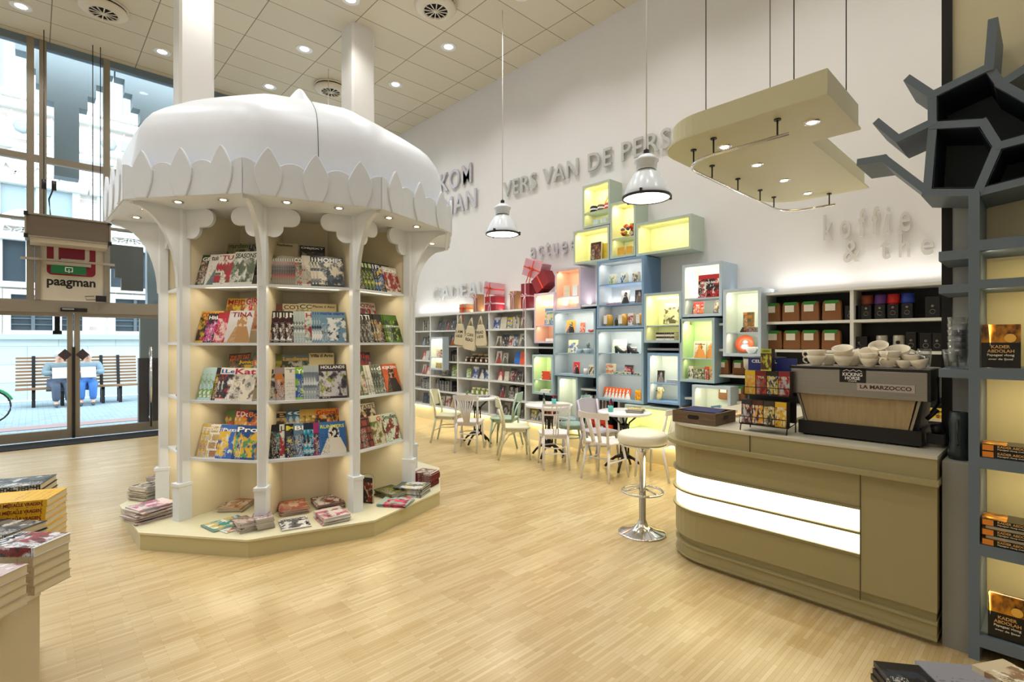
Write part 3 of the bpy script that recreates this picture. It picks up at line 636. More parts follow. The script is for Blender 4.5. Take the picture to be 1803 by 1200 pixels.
mag('left', 2, 1, .12, 'GIRLZ', 'yellow topped magazine with big red girls title', C('#f0dcc8', '#c99a7a', '#d42046', 8), tcol='#d1112e', th=.2, h=.3)
mag('left', 2, 0, -.2, 'COSMO', 'mustard yellow magazine with red title', C('#d9b24c', '#3b3226', '#b83a30', 9), tcol='#c32027')
mag('left', 2, 0, -.12, 'Hitkrant', 'purple and black teen magazine with white title', C('#2a2430', '#c0308a', '#d7d3dc', 10), h=.26, th=.13)
mag('left', 2, 0, -.02, None, 'red edged magazine behind the blonde cover', C('#b32438', '#e3c2b8', '#d23a86', 11), h=.27)
mag('left', 2, 0, .09, 'TINA', 'white magazine with smiling blonde woman', C('#d8d6da', '#b58a58', '#e0c0a0', 12, 'portrait'), tcol='#8c1630', n=2, ds=.02)
mag('left', 1, 1, -.03, 'ZO?! ZIT DAT', 'brown magazine with orange title, tilted', C('#4a3a30', '#7a5a44', '#2a2426', 13), tcol='#f07030', rollj=-4, h=.3)
mag('left', 1, 1, .04, 'Junior', 'dark magazine with yellow frame and title', C('#3c3c28', '#caa62a', '#6a5c48', 14), tcol='#f0c020', w=.19, h=.25)
mag('left', 1, 1, .2, 'SI', 'green and orange magazine with red title', C('#3b8474', '#c46a3c', '#e8c090', 15), tcol='#d4202c', h=.3)
mag('left', 1, 0, -.19, 'Di', 'pale blue comic magazine with blue title', C('#bfe0e6', '#7fb04a', '#e8f0f0', 16), n=3, ds=.045, tcol='#1c5aa8', th=.13, tw=.5)
mag('left', 1, 0, -.045, None, 'dark magazine with golden print', C('#241c1a', '#8a6a2a', '#d8b040', 17))
mag('left', 1, 0, .0, 'Lego', 'white puzzle magazine with blue and red title', C('#e8e8e4', '#303640', '#b02830', 18), n=2, ds=.04, tcol='#2050b0')
mag('left', 1, 0, .14, 'Kat', 'cream magazine with raspberry title and mouse drawing', C('#e4dccc', '#c8c4be', '#78706a', 19), tcol='#b01850', th=.18)
mag('left', 0, 1, -.08, None, 'green magazine with red border', C('#5a7a42', '#b43a2e', '#c8b86a', 20), h=.28)
mag('left', 0, 1, .02, 'Donald', 'red magazine with yellow figure shapes', C('#c02c2a', '#e0a030', '#f0e0c0', 21), n=2, ds=.045)
mag('left', 0, 1, .15, 'Bobo', 'dark blue magazine with orange title', C('#23335e', '#d8702a', '#e0c080', 22), tcol='#f08020')
mag('left', 0, 0, -.19, 'SS', 'white sudoku magazine with maroon band', C('#e6e2d8', '#8a1c3a', '#e0c050', 23, 'grid'), n=2, ds=.04, tcol='#ffffff', th=.1)
mag('left', 0, 0, -.1, 'Sudoku', 'white and yellow puzzle magazine with white title', C('#e8d890', '#8c2a42', '#f0f0ea', 24, 'grid'), tcol='#ffffff', th=.12)
mag('left', 0, 0, .0, 'Puzzle', 'bright blue puzzle magazine with yellow star shape', C('#3a6cc0', '#e8c030', '#d8e8f8', 25), n=2, ds=.02, th=.1)
mag('left', 0, 0, .16, 'Pro', 'green and blue puzzle magazine with yellow shapes', C('#204a8c', '#e0b82c', '#40a060', 26))
# middle bay: -.31 to .31
mag('middle', 3, 1, -.19, 'Aesthetica', 'cream magazine with fine black title', C('#c9bfa0', '#b8ad8c', '#8d8568', 30, 'plain'), tcol='#20201c', h=.3, th=.07, tz=.9, tw=.6)
mag('middle', 3, 1, .04, 'OBJEKT', 'black magazine with white title', C('#1b1a1c', '#494642', '#8c867a', 31), h=.29, th=.08, tz=.88)
mag('middle', 3, 0, -.25, 'LIVING', 'lime and grey interior magazine', C('#a8a84a', '#4a4840', '#d0ccb0', 32), tcol='#d8dc70')
mag('middle', 3, 0, -.19, 'COUNTRY', 'interior magazine with white spine edge', C('#8c8474', '#2f2c2a', '#b4483a', 33), n=10, ds=.0185, h=.27)
mag('middle', 3, 0, .045, None, 'white spined magazine with plain cover', C('#ded8cc', '#b8b0a4', '#8a2c2a', 34), n=2, ds=.018)
mag('middle', 3, 0, .12, 'HOMES', 'dark home magazine with large white title', C('#2c3642', '#d8d0bc', '#4a586a', 35), n=3, ds=.025, th=.15, w=.225)
mag('middle', 2, 1, -.22, None, 'red and brown spined magazine', C('#7c4a3a', '#b82c2c', '#c8b090', 36), n=3, ds=.03, h=.25)
mag('middle', 2, 1, -.1, 'COTES', 'cream magazine with brown serif title', C('#e4d4b0', '#7c4a34', '#b08a5a', 37), tcol='#5c4030', h=.25)
mag('middle', 2, 1, .03, 'COTE', 'pale cream magazine with brown title', C('#ddd0ac', '#c0b490', '#a89a74', 38), tcol='#4c4434', h=.26)
mag('middle', 2, 1, .14, 'Places d Azur', 'sand coloured magazine with black title', C('#cbb98e', '#b3a078', '#8f7d58', 39, 'plain'), tcol='#28241c', h=.26, th=.08, tz=.85)
mag('middle', 2, 0, -.26, None, 'orange and black magazine', C('#4c3e3c', '#c07030', '#a8a09a', 40))
mag('middle', 2, 0, -.19, 'INT', 'black magazine with white band and serif title', C('#1c1a1c', '#45171c', '#e6e4e0', 41), n=3, ds=.05, tcol='#e8e8e8')
mag('middle', 2, 0, -.02, None, 'pale blue grey magazine', C('#b9c6c6', '#5f6c6c', '#dfe4e0', 42), n=4, ds=.022)
mag('middle', 2, 0, .07, 'Home', 'pale magazine with red title and red round badge', C('#cdd6d2', '#a0302c', '#8a9a90', 43), tcol='#c02030')
mag('middle', 2, 0, .13, 'marie claire', 'blue and white interior magazine with blue title', C('#6c93ad', '#e3e6e6', '#2a3b4c', 44), n=4, ds=.02, tcol='#1a3fa0', th=.1, tz=.9, w=.225)
mag('middle', 1, 1, -.22, None, 'olive green magazine', C('#6c6c26', '#a89a3a', '#3a3a20', 45), h=.29)
mag('middle', 1, 1, -.1, 'Landleven', 'blue grey magazine with yellow title', C('#6f7a80', '#3a3c34', '#b8b4a0', 46), tcol='#e0b030', w=.225, h=.29, th=.12)
mag('middle', 1, 1, .12, 'Villa d Arte', 'sand magazine with bold black title', C('#d2c294', '#bcab7c', '#a08c5c', 47, 'plain'), tcol='#1c1a14', h=.3, th=.1, tz=.87)
mag('middle', 1, 0, -.24, 'JC', 'pale magazine with black shapes', C('#c6c2b8', '#3c3a38', '#a4a094', 48), tcol='#2c2c2c')
mag('middle', 1, 0, -.165, None, 'mauve magazine with orange window', C('#9c8a90', '#c87a30', '#2f2f34', 49))
mag('middle', 1, 0, -.09, 'Tijd', 'white plain magazine with grey title', C('#dcdad6', '#c4c0be', '#8c8886', 50, 'plain'), tcol='#8c8c90')
mag('middle', 1, 0, -.005, 'YOGA', 'bright green magazine with blue round badge', C('#7cb22c', '#2a56a0', '#c8dc80', 51), th=.14)
mag('middle', 1, 0, .06, None, 'silver grey spined magazine', C('#a8b2b8', '#6c7888', '#d0d8dc', 52), n=5, ds=.02, h=.3)
mag('middle', 1, 0, .19, 'HOLLANDS', 'dark violet magazine with white title band', C('#3a3444', '#c9c6d0', '#8c9a3a', 53), n=2, ds=.006, h=.305, w=.225, th=.09, tz=.88, tcol='#f4f4f4')
mag('middle', 0, 1, -.22, 'BE', 'cream magazine with stacked black capitals', C('#d4b884', '#3c3228', '#b0884a', 54), n=2, ds=.06, tcol='#201c16', h=.27)
mag('middle', 0, 1, -.07, 'op', 'blue square lettered magazine', C('#2c6c9c', '#c8dce8', '#c0803a', 55), n=2, ds=.05, h=.28)
mag('middle', 0, 1, .04, None, 'yellow and tan magazine', C('#c8a44c', '#7c6430', '#e4d8a8', 56), n=2, ds=.05, h=.28)
mag('middle', 0, 1, .17, 'Grintal!', 'orange cycling magazine with red title', C('#e08a20', '#3a3430', '#c8b8a0', 57), tcol='#a01c20', h=.28)
mag('middle', 0, 0, -.235, None, 'black magazine with three photo strips', C('#151516', '#4c423c', '#5aa0a8', 58), n=2, ds=.03)
mag('middle', 0, 0, -.13, 'LINDA', 'white magazine with red round badge', C('#dcdcdc', '#a02c30', '#2c2c2c', 59), tcol='#202020')
mag('middle', 0, 0, -.09, 'MO', 'black narrow showing magazine with yellow letters', C('#161a22', '#2c3444', '#c8b840', 60), tcol='#d8d040')
mag('middle', 0, 0, -.02, 'BIKE', 'blue mountain magazine with red title block', C('#5a7c9c', '#2c4468', '#9c8a68', 61), th=.13)
mag('middle', 0, 0, .06, None, 'dark blue music magazine with cyan badge', C('#1b2440', '#28a0c8', '#c8c8c8', 62), n=2, ds=.03)
mag('middle', 0, 0, .14, None, 'magenta edged magazine', C('#9c2c6c', '#3c2c40', '#c8a0a8', 63))
mag('middle', 0, 0, .19, 'RUNNERS', 'blue running magazine with yellow title and runner', C('#2f66ac', '#dcd8d0', '#161c28', 64, 'portrait'), tcol='#d8e040', w=.225, th=.11)
# right bay (seen obliquely): -.2 to .28
mag('right', 3, 0, -.2, None, 'black car magazine with dark photo', C('#1c1a18', '#6c6424', '#2c3820', 70), n=3, ds=.035)
mag('right', 3, 0, -.06, 'B', 'black and dark green magazine', C('#191d12', '#4c6424', '#c8d048', 71), n=3, ds=.04, tcol='#c8d8a0')
mag('right', 3, 0, .07, 'Fiets', 'black magazine with blue and yellow print', C('#161822', '#3c6cb0', '#d8b850', 72), n=2, ds=.03)
mag('right', 3, 0, .2, 'ZZM', 'white and red magazine with brown horse shape', C('#d8d0c4', '#a01c20', '#7c4a2c', 73), th=.13, h=.27)
mag('right', 2, 1, -.1, 'Men', 'white magazine with red title block', C('#d0ccc8', '#b02c30', '#7c7874', 74), tcol='#b0101c')
mag('right', 2, 1, .07, 'QZije', 'white magazine with maroon title and yellow edge', C('#cfc6bc', '#8c1c34', '#3c3c3c', 75), tcol='#8c1430', h=.3)
mag('right', 2, 0, -.12, 'TIME', 'black magazine with white title', C('#1a1a1a', '#4c4438', '#a09a8c', 76), n=3, ds=.045)
mag('right', 2, 0, .06, None, 'black science magazine with brown picture', C('#241e1a', '#8c6a3c', '#c8b88c', 77), n=2, ds=.03)
mag('right', 2, 0, .2, 'VIETNAM', 'yellow framed magazine with green picture', C('#4c7424', '#26381c', '#a8b84c', 78), n=2, ds=.02, th=.07, tz=.55)
mag('right', 1, 1, -.18, 'T', 'red edged dark magazine', C('#281a1c', '#a01c24', '#4c3a3c', 79), h=.3)
mag('right', 1, 1, .0, 'Elle', 'dark red film magazine', C('#3c3436', '#9c2c34', '#8c8c94', 80), tcol='#c83040', h=.3)
mag('right', 1, 0, -.12, None, 'green garden magazine with red title', C('#4c6c30', '#c8bca8', '#a83038', 81), n=2, ds=.03)
mag('right', 1, 0, -.02, None, 'white spined plain magazine', C('#e0dcd0', '#c0bcb0', '#9c988c', 82), n=2, ds=.025)
mag('right', 1, 0, .06, 'doe', 'grey green photo magazine', C('#6c7464', '#2c3428', '#b8b8a8', 83), n=3, ds=.03)
mag('right', 1, 0, .2, 'KIJKEN', 'orange magazine with dark figure', C('#d05a24', '#241a18', '#c8a080', 84, 'portrait'), th=.13)
mag('right', 0, 1, -.1, 'CQ', 'cream magazine with orange print', C('#dccaa4', '#c0643a', '#7c5a3c', 85), n=2, ds=.06, tcol='#c05020')
mag('right', 0, 1, .06, 'TASTE', 'cream food magazine with thin title', C('#dcd4c0', '#3c2c24', '#b08a5c', 86), tcol='#6c4c3c')
mag('right', 0, 0, -.14, None, 'dark red magazine with rows of figures', C('#6c1c1c', '#9c4c3c', '#2c1414', 87, 'grid'), n=2, ds=.03)
mag('right', 0, 0, .04, 'G', 'food magazine with pineapple picture and red letter', C('#c8c0a4', '#5c6c2c', '#8c5c24', 88), tcol='#b01c24', tw=.25, n=2, ds=.01)
mag('right', 0, 0, .2, 'Smullen', 'pale green food magazine with script title', C('#c8d8c4', '#7c2c24', '#e8e0d0', 89), tcol='#24241c')
# left side bay: slivers
for lv, (t_, c_, lk) in enumerate(((None, C('#2c8c9c', '#c03c2c', '#e0e0e0', 90), 'teal and red children magazine'), (None, C('#c03c54', '#6c8c4c', '#e0d8d0', 91), 'pink knitting magazine'), ('fiat', C('#dcdcdc', '#8c9ca0', '#b02c34', 92), 'white magazine with red title'), (None, C('#b06a3c', '#e0c8a0', '#3c2c24', 93), 'orange brown magazine'))):
    mag('side', lv, 0, .02, t_, lk, c_, tcol='#c02030'); mag('side', lv, 0, .16, None, lk.replace('magazine', 'magazine, second title'), c_)
lay_rows()
# ------------------------------------------------------------ piles lying on the plinth
GP = greypaper
def pile(px, py, n_, rz, w, h, t, mats, look, where, z0=.1405, titles=None, jit=.012, cat='magazine', soft=True, nm='magazine', pages=None, tcol='#ffffff', X=None, jr=3, spine=None, th=.16, tw=.9, anchor=None):
    """a stack; px,py is where its near lower corner region meets the surface"""
    p = anchor if anchor is not None else on_z(px, py, z0); z = z0; rnd = random.Random(hash((round(px), round(py), n_)) & 0xffff)
    for i in range(n_):
        cm = mats[min(len(mats)-1, n_-1-i)]
        rr = R(rz+rnd.uniform(-jr, jr)); up = Matrix.Rotation(rr, 3, 'Z') @ Vector((0, -h/2, 0))
        q = Vector((p.x, p.y, 0))+up+Vector((rnd.uniform(-jit, jit), rnd.uniform(-jit, jit), 0))
        pos = 'topmost' if i == n_-1 else ('lowest' if i == 0 else ORD[i+1]+' from bottom')
        lab = '%s, %s, %s' % (look, pos, where) if n_ > 1 else '%s, %s' % (look, where)
        put_book(nm, w, h, t, cm, (q.x, q.y, z), rr, 90, 0, lab, cat, 'pile '+where, title=(titles if i == n_-1 else None), tcol=tcol, pages=pages or GP, soft=soft, th=th, tw=tw, spine=spine)
        z += t+.0006
    return z
def bayrz(bay): return BAYS[bay]+90
teal = C('#1f8f92', '#c8b46c', '#e8f0f0', 101); 
pile(397, 922, 2, bayrz('left')-28, .23, .30, .006, [teal], 'teal magazine with white title and gold dots', 'front of left bay plinth', titles='Kampioen', th=.12)
pile(418, 893, 5, bayrz('left')+10, .21, .28, .008, [C('#c08c5c', '#e8d8d0', '#6c3c24', 102)], 'tan food magazine', 'behind the teal magazine')
pile(448, 868, 9, bayrz('left')-8, .2, .27, .008, [C('#3a4c58', '#c86a34', '#d8d83c', 103)], 'blue grey edged magazine with orange cover', 'against second kiosk post')
pile(412, 927, 1, bayrz('left')-20, .2, .26, .006, [C('#cfe6e6', '#d08a4c', '#f0f0f0', 104)], 'pale blue magazine', 'under the grey pocket books on the plinth')
pile(432, 931, 5, bayrz('middle')+20, .13, .19, .015, [C('#8c7470', '#c8b8b0', '#4c3c3c', 105)], 'small grey brown puzzle book', 'left of the two small piles', jr=7)
pile(462, 927, 6, bayrz('middle')+12, .13, .19, .015, [C('#9a8488', '#d0c4c4', '#54444c', 106)], 'small mauve puzzle book', 'right of the two small piles', jr=7)
pile(516, 898, 8, bayrz('middle')+4, .22, .28, .006, [C('#b06448', '#e8c8b0', '#c03060', 107)], 'orange brown womens magazine', 'back left of middle bay plinth', titles='LIBELLE', tcol='#f0a060', th=.12)
pile(576, 890, 9, bayrz('middle')+8, .22, .28, .006, [C('#7c1c1c', '#d8d0cc', '#2c2424', 108)], 'dark red news magazine', 'back right of middle bay plinth', titles='ELSEVIER', th=.12)
pile(517, 922, 2, bayrz('middle')+4, .22, .28, .006, [C('#e2e2e2', '#5c6064', '#202428', 109)], 'white magazine with black title', 'front edge of middle bay plinth', titles='vtwonen', tcol='#101010', th=.12)
pile(585, 913, 6, bayrz('middle')+10, .22, .26, .009, [C('#d8d0cc', '#c05c7c', '#5c5450', 110)], 'white printed magazine', 'before the dark red pile', jr=4)
# right bay
p_ = on_z(648, 888, .1405)
for i in range(4): put_book('book', .17, .24, .022, C('#1c1416', '#7c1c24', '#c0a080', 111), (p_.x+.012*i+.02, p_.y+.08+.03*i, .1405), R(bayrz('right')-80), 0, 0, 'black and red book standing upright, %s from the third kiosk post' % ORD[i+1], 'book', 'upright dark books on the plinth')
pile(690, 872, 8, bayrz('right')-10, .22, .28, .007, [C('#3c4424', '#7c7c34', '#242418', 112)], 'olive dark magazine', 'back of right bay plinth')
pile(726, 868, 9, bayrz('right')+14, .23, .29, .009, [C('#4c5a5c', '#c8ccd8', '#c8b83c', 113)], 'grey green magazine with violet stripes', 'right end of right bay plinth')
pile(697, 886, 4, bayrz('right')+18, .22, .28, .007, [C('#9fb8b0', '#d83c6c', '#3c3430', 114)], 'pale green magazine with pink badge', 'front of right bay plinth', jr=5)
pile(748, 852, 7, 28, .19, .26, .02, [C('#e0d4cc', '#8c5c4c', '#3c2420', 115), C('#6c1418', '#8c2024', '#3c0c10', 116)], 'dark red annual', 'past the fourth kiosk post', soft=False, nm='book', cat='book', pages=M('red_edges', '#6a1616', .7))
# left side of the plinth
pile(262, 912, 12, -70, .22, .29, .009, [C('#dccccc', '#b85c84', '#7c8c94', 117)], 'white and pink printed magazine', 'overhanging left plinth edge', jr=6, jit=.02)
pile(266, 874, 13, -62, .22, .29, .009, [C('#dccfbc', '#3c3430', '#c8b89c', 118)], 'cream magazine', 'second back on left plinth edge', jr=3)
pile(292, 856, 10, -50, .2, .27, .012, [C('#c8b4b4', '#8c6c6c', '#e0d4cc', 119)], 'pinkish magazine', 'farthest back on left plinth edge', jr=4)
# ============================================================ LONG WHITE BOOKCASE
BX = 6.05
bcm = M('bookcase_white', '#e2e3e2', .45)
YD = [9.88, 8.94, 8.0, 7.06, 6.12, 5.18, 4.24, 3.30, 2.36, 1.42, .48]
ZS = [.32, .635, .94, 1.245, 1.555, 1.865, 2.165]
bcase = empty('bookcase', (BX, 0, 0), 0, 'long white wall bookcase running behind the coloured display boxes and the counter', 'bookcase')
mb = MB(); mb.box(XW-BX-.02, XW-BX, YD[-1]-.02, YD[4], .3, 2.165); mb.done('back_panel', M('back_dark', '#2c2c2e', .7), bcase)
mb = MB(); mb.box(XW-BX-.02, XW-BX, YD[4], YD[0], .3, 2.165); mb.done('back_panel', M('back_pale', '#b9b7b0', .6), bcase)
mb = MB(); mb.box(.06, XW-BX, YD[-1]-.02, YD[0]+.016, 0, .292); mb.done('base', M('base_cream', '#e8dfb8', .5), bcase)
for y0, y1 in zip(YD[1:], YD[:-1]):
    light('under_shelf_led', 'AREA', (BX+.03, (y0+y1)/2, .28), 1.5, (1, .8, .38), .03, (0, R(-25), 0), .85)
    light('top_led', 'AREA', (6.25, (y0+y1)/2, 2.22), 2.4, (1, .95, .86), .04, (0, R(180-12), 0), .85)
# ---- coloured display boxes
GRN = M('box_pale_green', '#bccabb', .5); BLU = M('box_blue', '#7d9fc4', .5); LIL = M('box_lilac', '#cdbccb', .5); GRY = M('box_grey_blue', '#a3b8c0', .5); LBL = M('box_light_blue', '#b5c6d4', .5); TEA = M('box_teal_blue', '#8fa9b8', .5)
inY = M('inner_lime', '#eae8b4', .5); inW = M('inner_white', '#e2e6d8', .5); inP = M('inner_peach', '#f0c8ae', .5); inB = M('inner_grey', '#bcc4c8', .5); inG = M('inner_green', '#bfd3a0', .5)
stripm = M('led_strip', '#ffffff', .4, emit=9, ec='#fff3c8')
BOX = {}
def dbox(key, x0, x1, pt, pb, X, outer, inner, shelves=(), lab='', lc=(1, .95, .7), lw=1.0, depth=None, solid=.032, inner2=None):
    """x0,x1 front edges, pt/pb heights seen at the near-left front edge"""
    a = on_x(x0, pt, X); b = on_x(x0, pb, X); ya, yb = a.y, YX(x1, X); z1, z0 = a.z, b.z
    dp = depth or (XW-X); T = solid
    e = empty('display_box', (X, yb, z0), 0, lab, 'display box', 'coloured boxes on the long wall')
    W, H = ya-yb, z1-z0
    mb = MB(); mb.box(0, dp, 0, T, 0, H); mb.box(0, dp, W-T, W, 0, H); mb.box(0, dp, T, W-T, 0, T); mb.box(0, dp, T, W-T, H-T, H); mb.done('frame', outer, e)
    mb = MB(); bx_ = min(dp-.01, .32); mb.box(bx_-.008, bx_, T, W-T, T, H-T); mb.box(.004, bx_, T, T+.003, T, H-T); mb.box(.004, bx_, W-T-.003, W-T, T, H-T); mb.box(.004, bx_, T+.003, W-T-.003, H-T-.003, H-T); mb.done('lining', inner, e)
    zs = []
    for sp in shelves:
        z = on_x(x0, sp, X).z-z0; zs.append(z0+z); mb = MB(); mb.box(.012, bx_-.008, T+.003, W-T-.003, z-.012, z); mb.done('glass_shelf' if 0 else 'inner_shelf', inner2 or outer, e)
    if lw:
        light('box_led', 'AREA', (X+.05, (ya+yb)/2, z1-T-.012), lw*(2.0 if inner is inY or inner is inG else 1.25)*max(.25, W*H*3), lc, .03, (0, R(-28), 0), W*.8)
        for z in zs:
            light('box_led', 'AREA', (X+.05, (ya+yb)/2, z-.022), lw*.5*max(.25, W*H*3), lc, .03, (0, R(-28), 0), W*.8)
    BOX[key] = dict(X=X, y0=yb+T, y1=ya-T, zs=[z0+T]+sorted(zs), z1=z1, W=W)
    return e
dbox('A', 1025.6, 1073.7, 328, 403, 6.08, GRN, inY, (376,), 'pale green lit box with yarn balls, highest on the wall')
dbox('B', 1009.6, 1072.7, 407.5, 466, 6.07, GRN, inY, (), 'pale green lit box holding a brown leather book', depth=.31)
dbox('C', 1074.2, 1119, 358.5, 456, 6.06, GRN, inY, (421,), 'tall pale green lit box with a patchwork ball', depth=.32)
dbox('D', 1120, 1217, 394, 451, 6.03, GRN, inY, (), 'long empty pale green lit box jutting right')
dbox('E', 1051, 1133.5, 460.6, 578, 5.95, BLU, inB, (502, 537), 'tall mid blue box with cartons and jars under the green boxes', (1, .97, .9), .7)
dbox('F', 977, 1022, 474.7, 546, 6.02, LIL, inP, (523,), 'upper lilac box with peach lining beside the blue box', (1, .85, .65))
dbox('G', 940.6, 976.5, 517, 603.6, 5.98, LIL, inP, (573,), 'lower lilac box holding a blue picture book', (1, .85, .65))
dbox('H', 937, 973, 624, 692.5, 5.92, GRY, inG, (667,), 'small grey box lined green with stacked orange books', (1, 1, .75))
dbox('I', 974, 1048.5, 547, 660, 5.95, TEA, inB, (586, 621), 'large teal grey box with the fox picture book', (1, .97, .85), .8)
dbox('J', 1050, 1133, 579.5, 703, 5.95, TEA, inB, (621, 656.7), 'large blue grey box with the black high heels', (1, .97, .85), .8)
dbox('K', 1133.8, 1199.5, 517, 603, 5.93, GRY, inY, (573,), 'greenish box with large drawing book, right of the blue box', (1, 1, .7))
dbox('L', 1201, 1271, 466.8, 558, 5.955, LBL, inW, (526,), 'light blue box with red game box, right of the tall blue box', (1, 1, .85))
dbox('M', 1197.5, 1258, 561, 671, 5.93, GRY, inG, (630,), 'tall green lined box with the pale illustrated books', (1, 1, .7))
dbox('N', 1273, 1340, 510, 626.6, 5.9, LBL, inW, (585,), 'light blue box with orange plate, nearest the coffee shelves', (1, 1, .85))
dbox('O', 1140, 1197.5, 620.8, 708, 5.93, BLU, inW, (673,), 'blue box with small portrait photo and cream toy dog', (1, .98, .9))
dbox('P', 1218.5, 1286, 676.8, 745, 5.88, LBL, inW, (), 'low pale blue box behind the wooden crate', (1, 1, .8))
dbox('Q', 757, 780, 593, 650, 5.9, LBL, inW, (628,), 'small light blue box alone at the left of the bookcase', (1, .9, .7), depth=.14)
dbox('R', 981.7, 1016.7, 661.7, 738, 5.97, GRY, inW, (), 'empty pale lit box below the large teal grey box', (1, 1, .85))
dbox('S', 1100, 1215, 711, 757, 5.9, GRN, inY, (), 'low green lit box under the blue boxes', (1, 1, .6), 1.2)
def cut(lo, hi, holes):
    segs = [(lo, hi)]
    for a_, b_ in holes:
        ns = []
        for x0, x1 in segs:
            if b_ <= x0 or a_ >= x1: ns.append((x0, x1)); continue
            if a_ > x0+.02: ns.append((x0, a_))
            if b_ < x1-.02: ns.append((b_, x1))
        segs = ns
    return segs
BB = [(b['y0']-.034, b['y1']+.034, b['zs'][0]-.034, b['z1']+.002) for k_, b in BOX.items() if k_ != 'Q']
for y in YD:
    for a_, b_ in cut(ZS[0], 2.165, [(q[2], q[3]) for q in BB if q[0] < y < q[1]]):
        mb = MB(); mb.box(0, XW-BX-.02, y-.016, y+.016, a_, b_); mb.done('upright', bcm, bcase)
for i in range(len(YD)-1):
    for j, z in enumerate(ZS):
        t_ = 0 if j < 6 else .03
        for a_, b_ in cut(YD[i+1]+.016, YD[i]-.016, [(q[0], q[1]) for q in BB if q[2] < z+t_ and q[3] > z-.028]):
            mb = MB(); mb.box(-.004, XW-BX-.02, a_, b_, z-.028, z) if j < 6 else mb.box(-.012, XW-BX, a_-.017, b_+.017, z, z+.03); mb.done('shelf', bcm, bcase)
# ------------------------------------------------------------ books and goods inside the boxes
def in_box(key, shelf, f, name, w, h, t, cm, label, cat='book', title=None, tcol='#ffffff', lean=9, d=.1, roll=0, th=.16, tw=.8, tz=.78, flat=False, rz=-90, z=None, pages=None, group=None, soft=False):
    b = BOX[key]; y = b['y1']-f*(b['y1']-b['y0']); zz = b['zs'][shelf]+.001 if z is None else z
    if flat: return put_book(name, h, w, t, cm, (b['X']+d+h/2, y-w/2, zz), R(rz+90), 90, 0, label, cat, group, pages=pages, soft=soft)
    return put_book(name, w, h, t, cm, (b['X']+d, y, zz), R(rz), lean, R(roll), label, cat, group, title=title, tcol=tcol, th=th, tw=tw, tz=tz, pages=pages, soft=soft)
def spot_in(key, shelf, f, d=.12):
    b = BOX[key]; return (b['X']+d, b['y1']-f*(b['y1']-b['y0']), b['zs'][shelf]+.001)
leather = C('#4a2418', '#6c3a22', '#b08a50', 201); 
in_box('B', 0, .62, 'book', .19, .26, .04, leather, 'thick brown leather bound book in the pale green box', title='ATLAS', tcol='#b08a50', lean=3, d=.06, th=.08, tw=.5)
for i in range(2): in_box('B', 0, .84+.05*i, 'book', .18, .24, .02, C('#d8bc3c', '#c8a428', '#a08020', 202, 'plain'), 'yellow book %s the brown leather book' % ('right beside' if i == 0 else 'second behind'), lean=3, d=.1+.03*i)
yarn = [('navy yarn ball with white band, highest box', '#1c2440'), ('brown yarn ball with white band, highest box', '#6c5c50'), ('coral red yarn ball with white band, highest box', '#d84a4a')]
for i, (lb, c_) in enumerate(yarn):
    p = spot_in('A', 1, .25+.3*i, .1); e = empty('yarn_ball', p, 0, lb, 'yarn', 'yarn balls in the highest box')
    mb = MB(); mb.lathe([(.0, 0), (.045, .0), (.06, .02), (.05, .05), (.06, .08), (.045, .1), (0, .1)], 18); mb.done('yarn', M('yarn_'+c_[1:], c_, .95, noise=200), e)
    mb = MB(); mb.lathe([(.053, .035), (.056, .05), (.053, .065)], 18); mb.done('paper_band', WHITEINK, e)
mb = MB(); q = spot_in('A', 1, .6, .2); mb.cyl((q[0], q[1]+.1, q[2]+.02), (q[0], q[1]-.06, q[2]+.28), .012); tag(mb.done('wooden_stick', M('stick_yellow', '#c8c060', .6)), 'pale wooden stick leaning in the highest lit box', 'stick')
for i in range(2):
    p = spot_in('A', 0, .4+.35*i, .08); mb = MB(); mb.box(-.035, .035, -.04, .04, 0, .085); tag(mb.done('gift_tin', cover_mat('#c8d4dc', '#d06a6a', '#4c7c9c', 210+i), loc=p, rot=(0, 0, 0)), 'small pale blue tin in the highest box, %s' % ('left' if i == 0 else 'right'), 'tin')
p = spot_in('C', 1, .6, .12); bl = []
e = empty('patchwork_ball', p, 0, 'round patchwork fabric ball in many colours in the lit box', 'toy')
pal = ['#d83a28', '#e88a2c', '#2c2420', '#7a9c3c', '#c8c4bc', '#8c2c34', '#d8b040', '#5c4c8c']
rb = random.Random(5)
for i in range(26):
    a = rb.uniform(0, 2*PI); u_ = rb.uniform(-.8, .95); rr = math.sqrt(max(0, 1-u_*u_)); c_ = Vector((rr*math.cos(a)*.085, rr*math.sin(a)*.105, .1+u_*.085))
    mb = MB(); mb.lathe([(0, -.03), (.022, -.02), (.032, 0), (.022, .02), (0, .03)], 8, c_); mb.done('patch', M('patch%d' % (i % 8), pal[i % 8], .9), e)
for i in range(2): in_box('C', 0, .35+.38*i, 'gift_box', .12-.03*i, .12, .04, C('#e0a830', '#c87c20', '#f0d890', 212+i, 'plain'), 'golden yellow carton below the patchwork ball, %s' % ('left' if i == 0 else 'right'), 'carton', lean=2, d=.08)
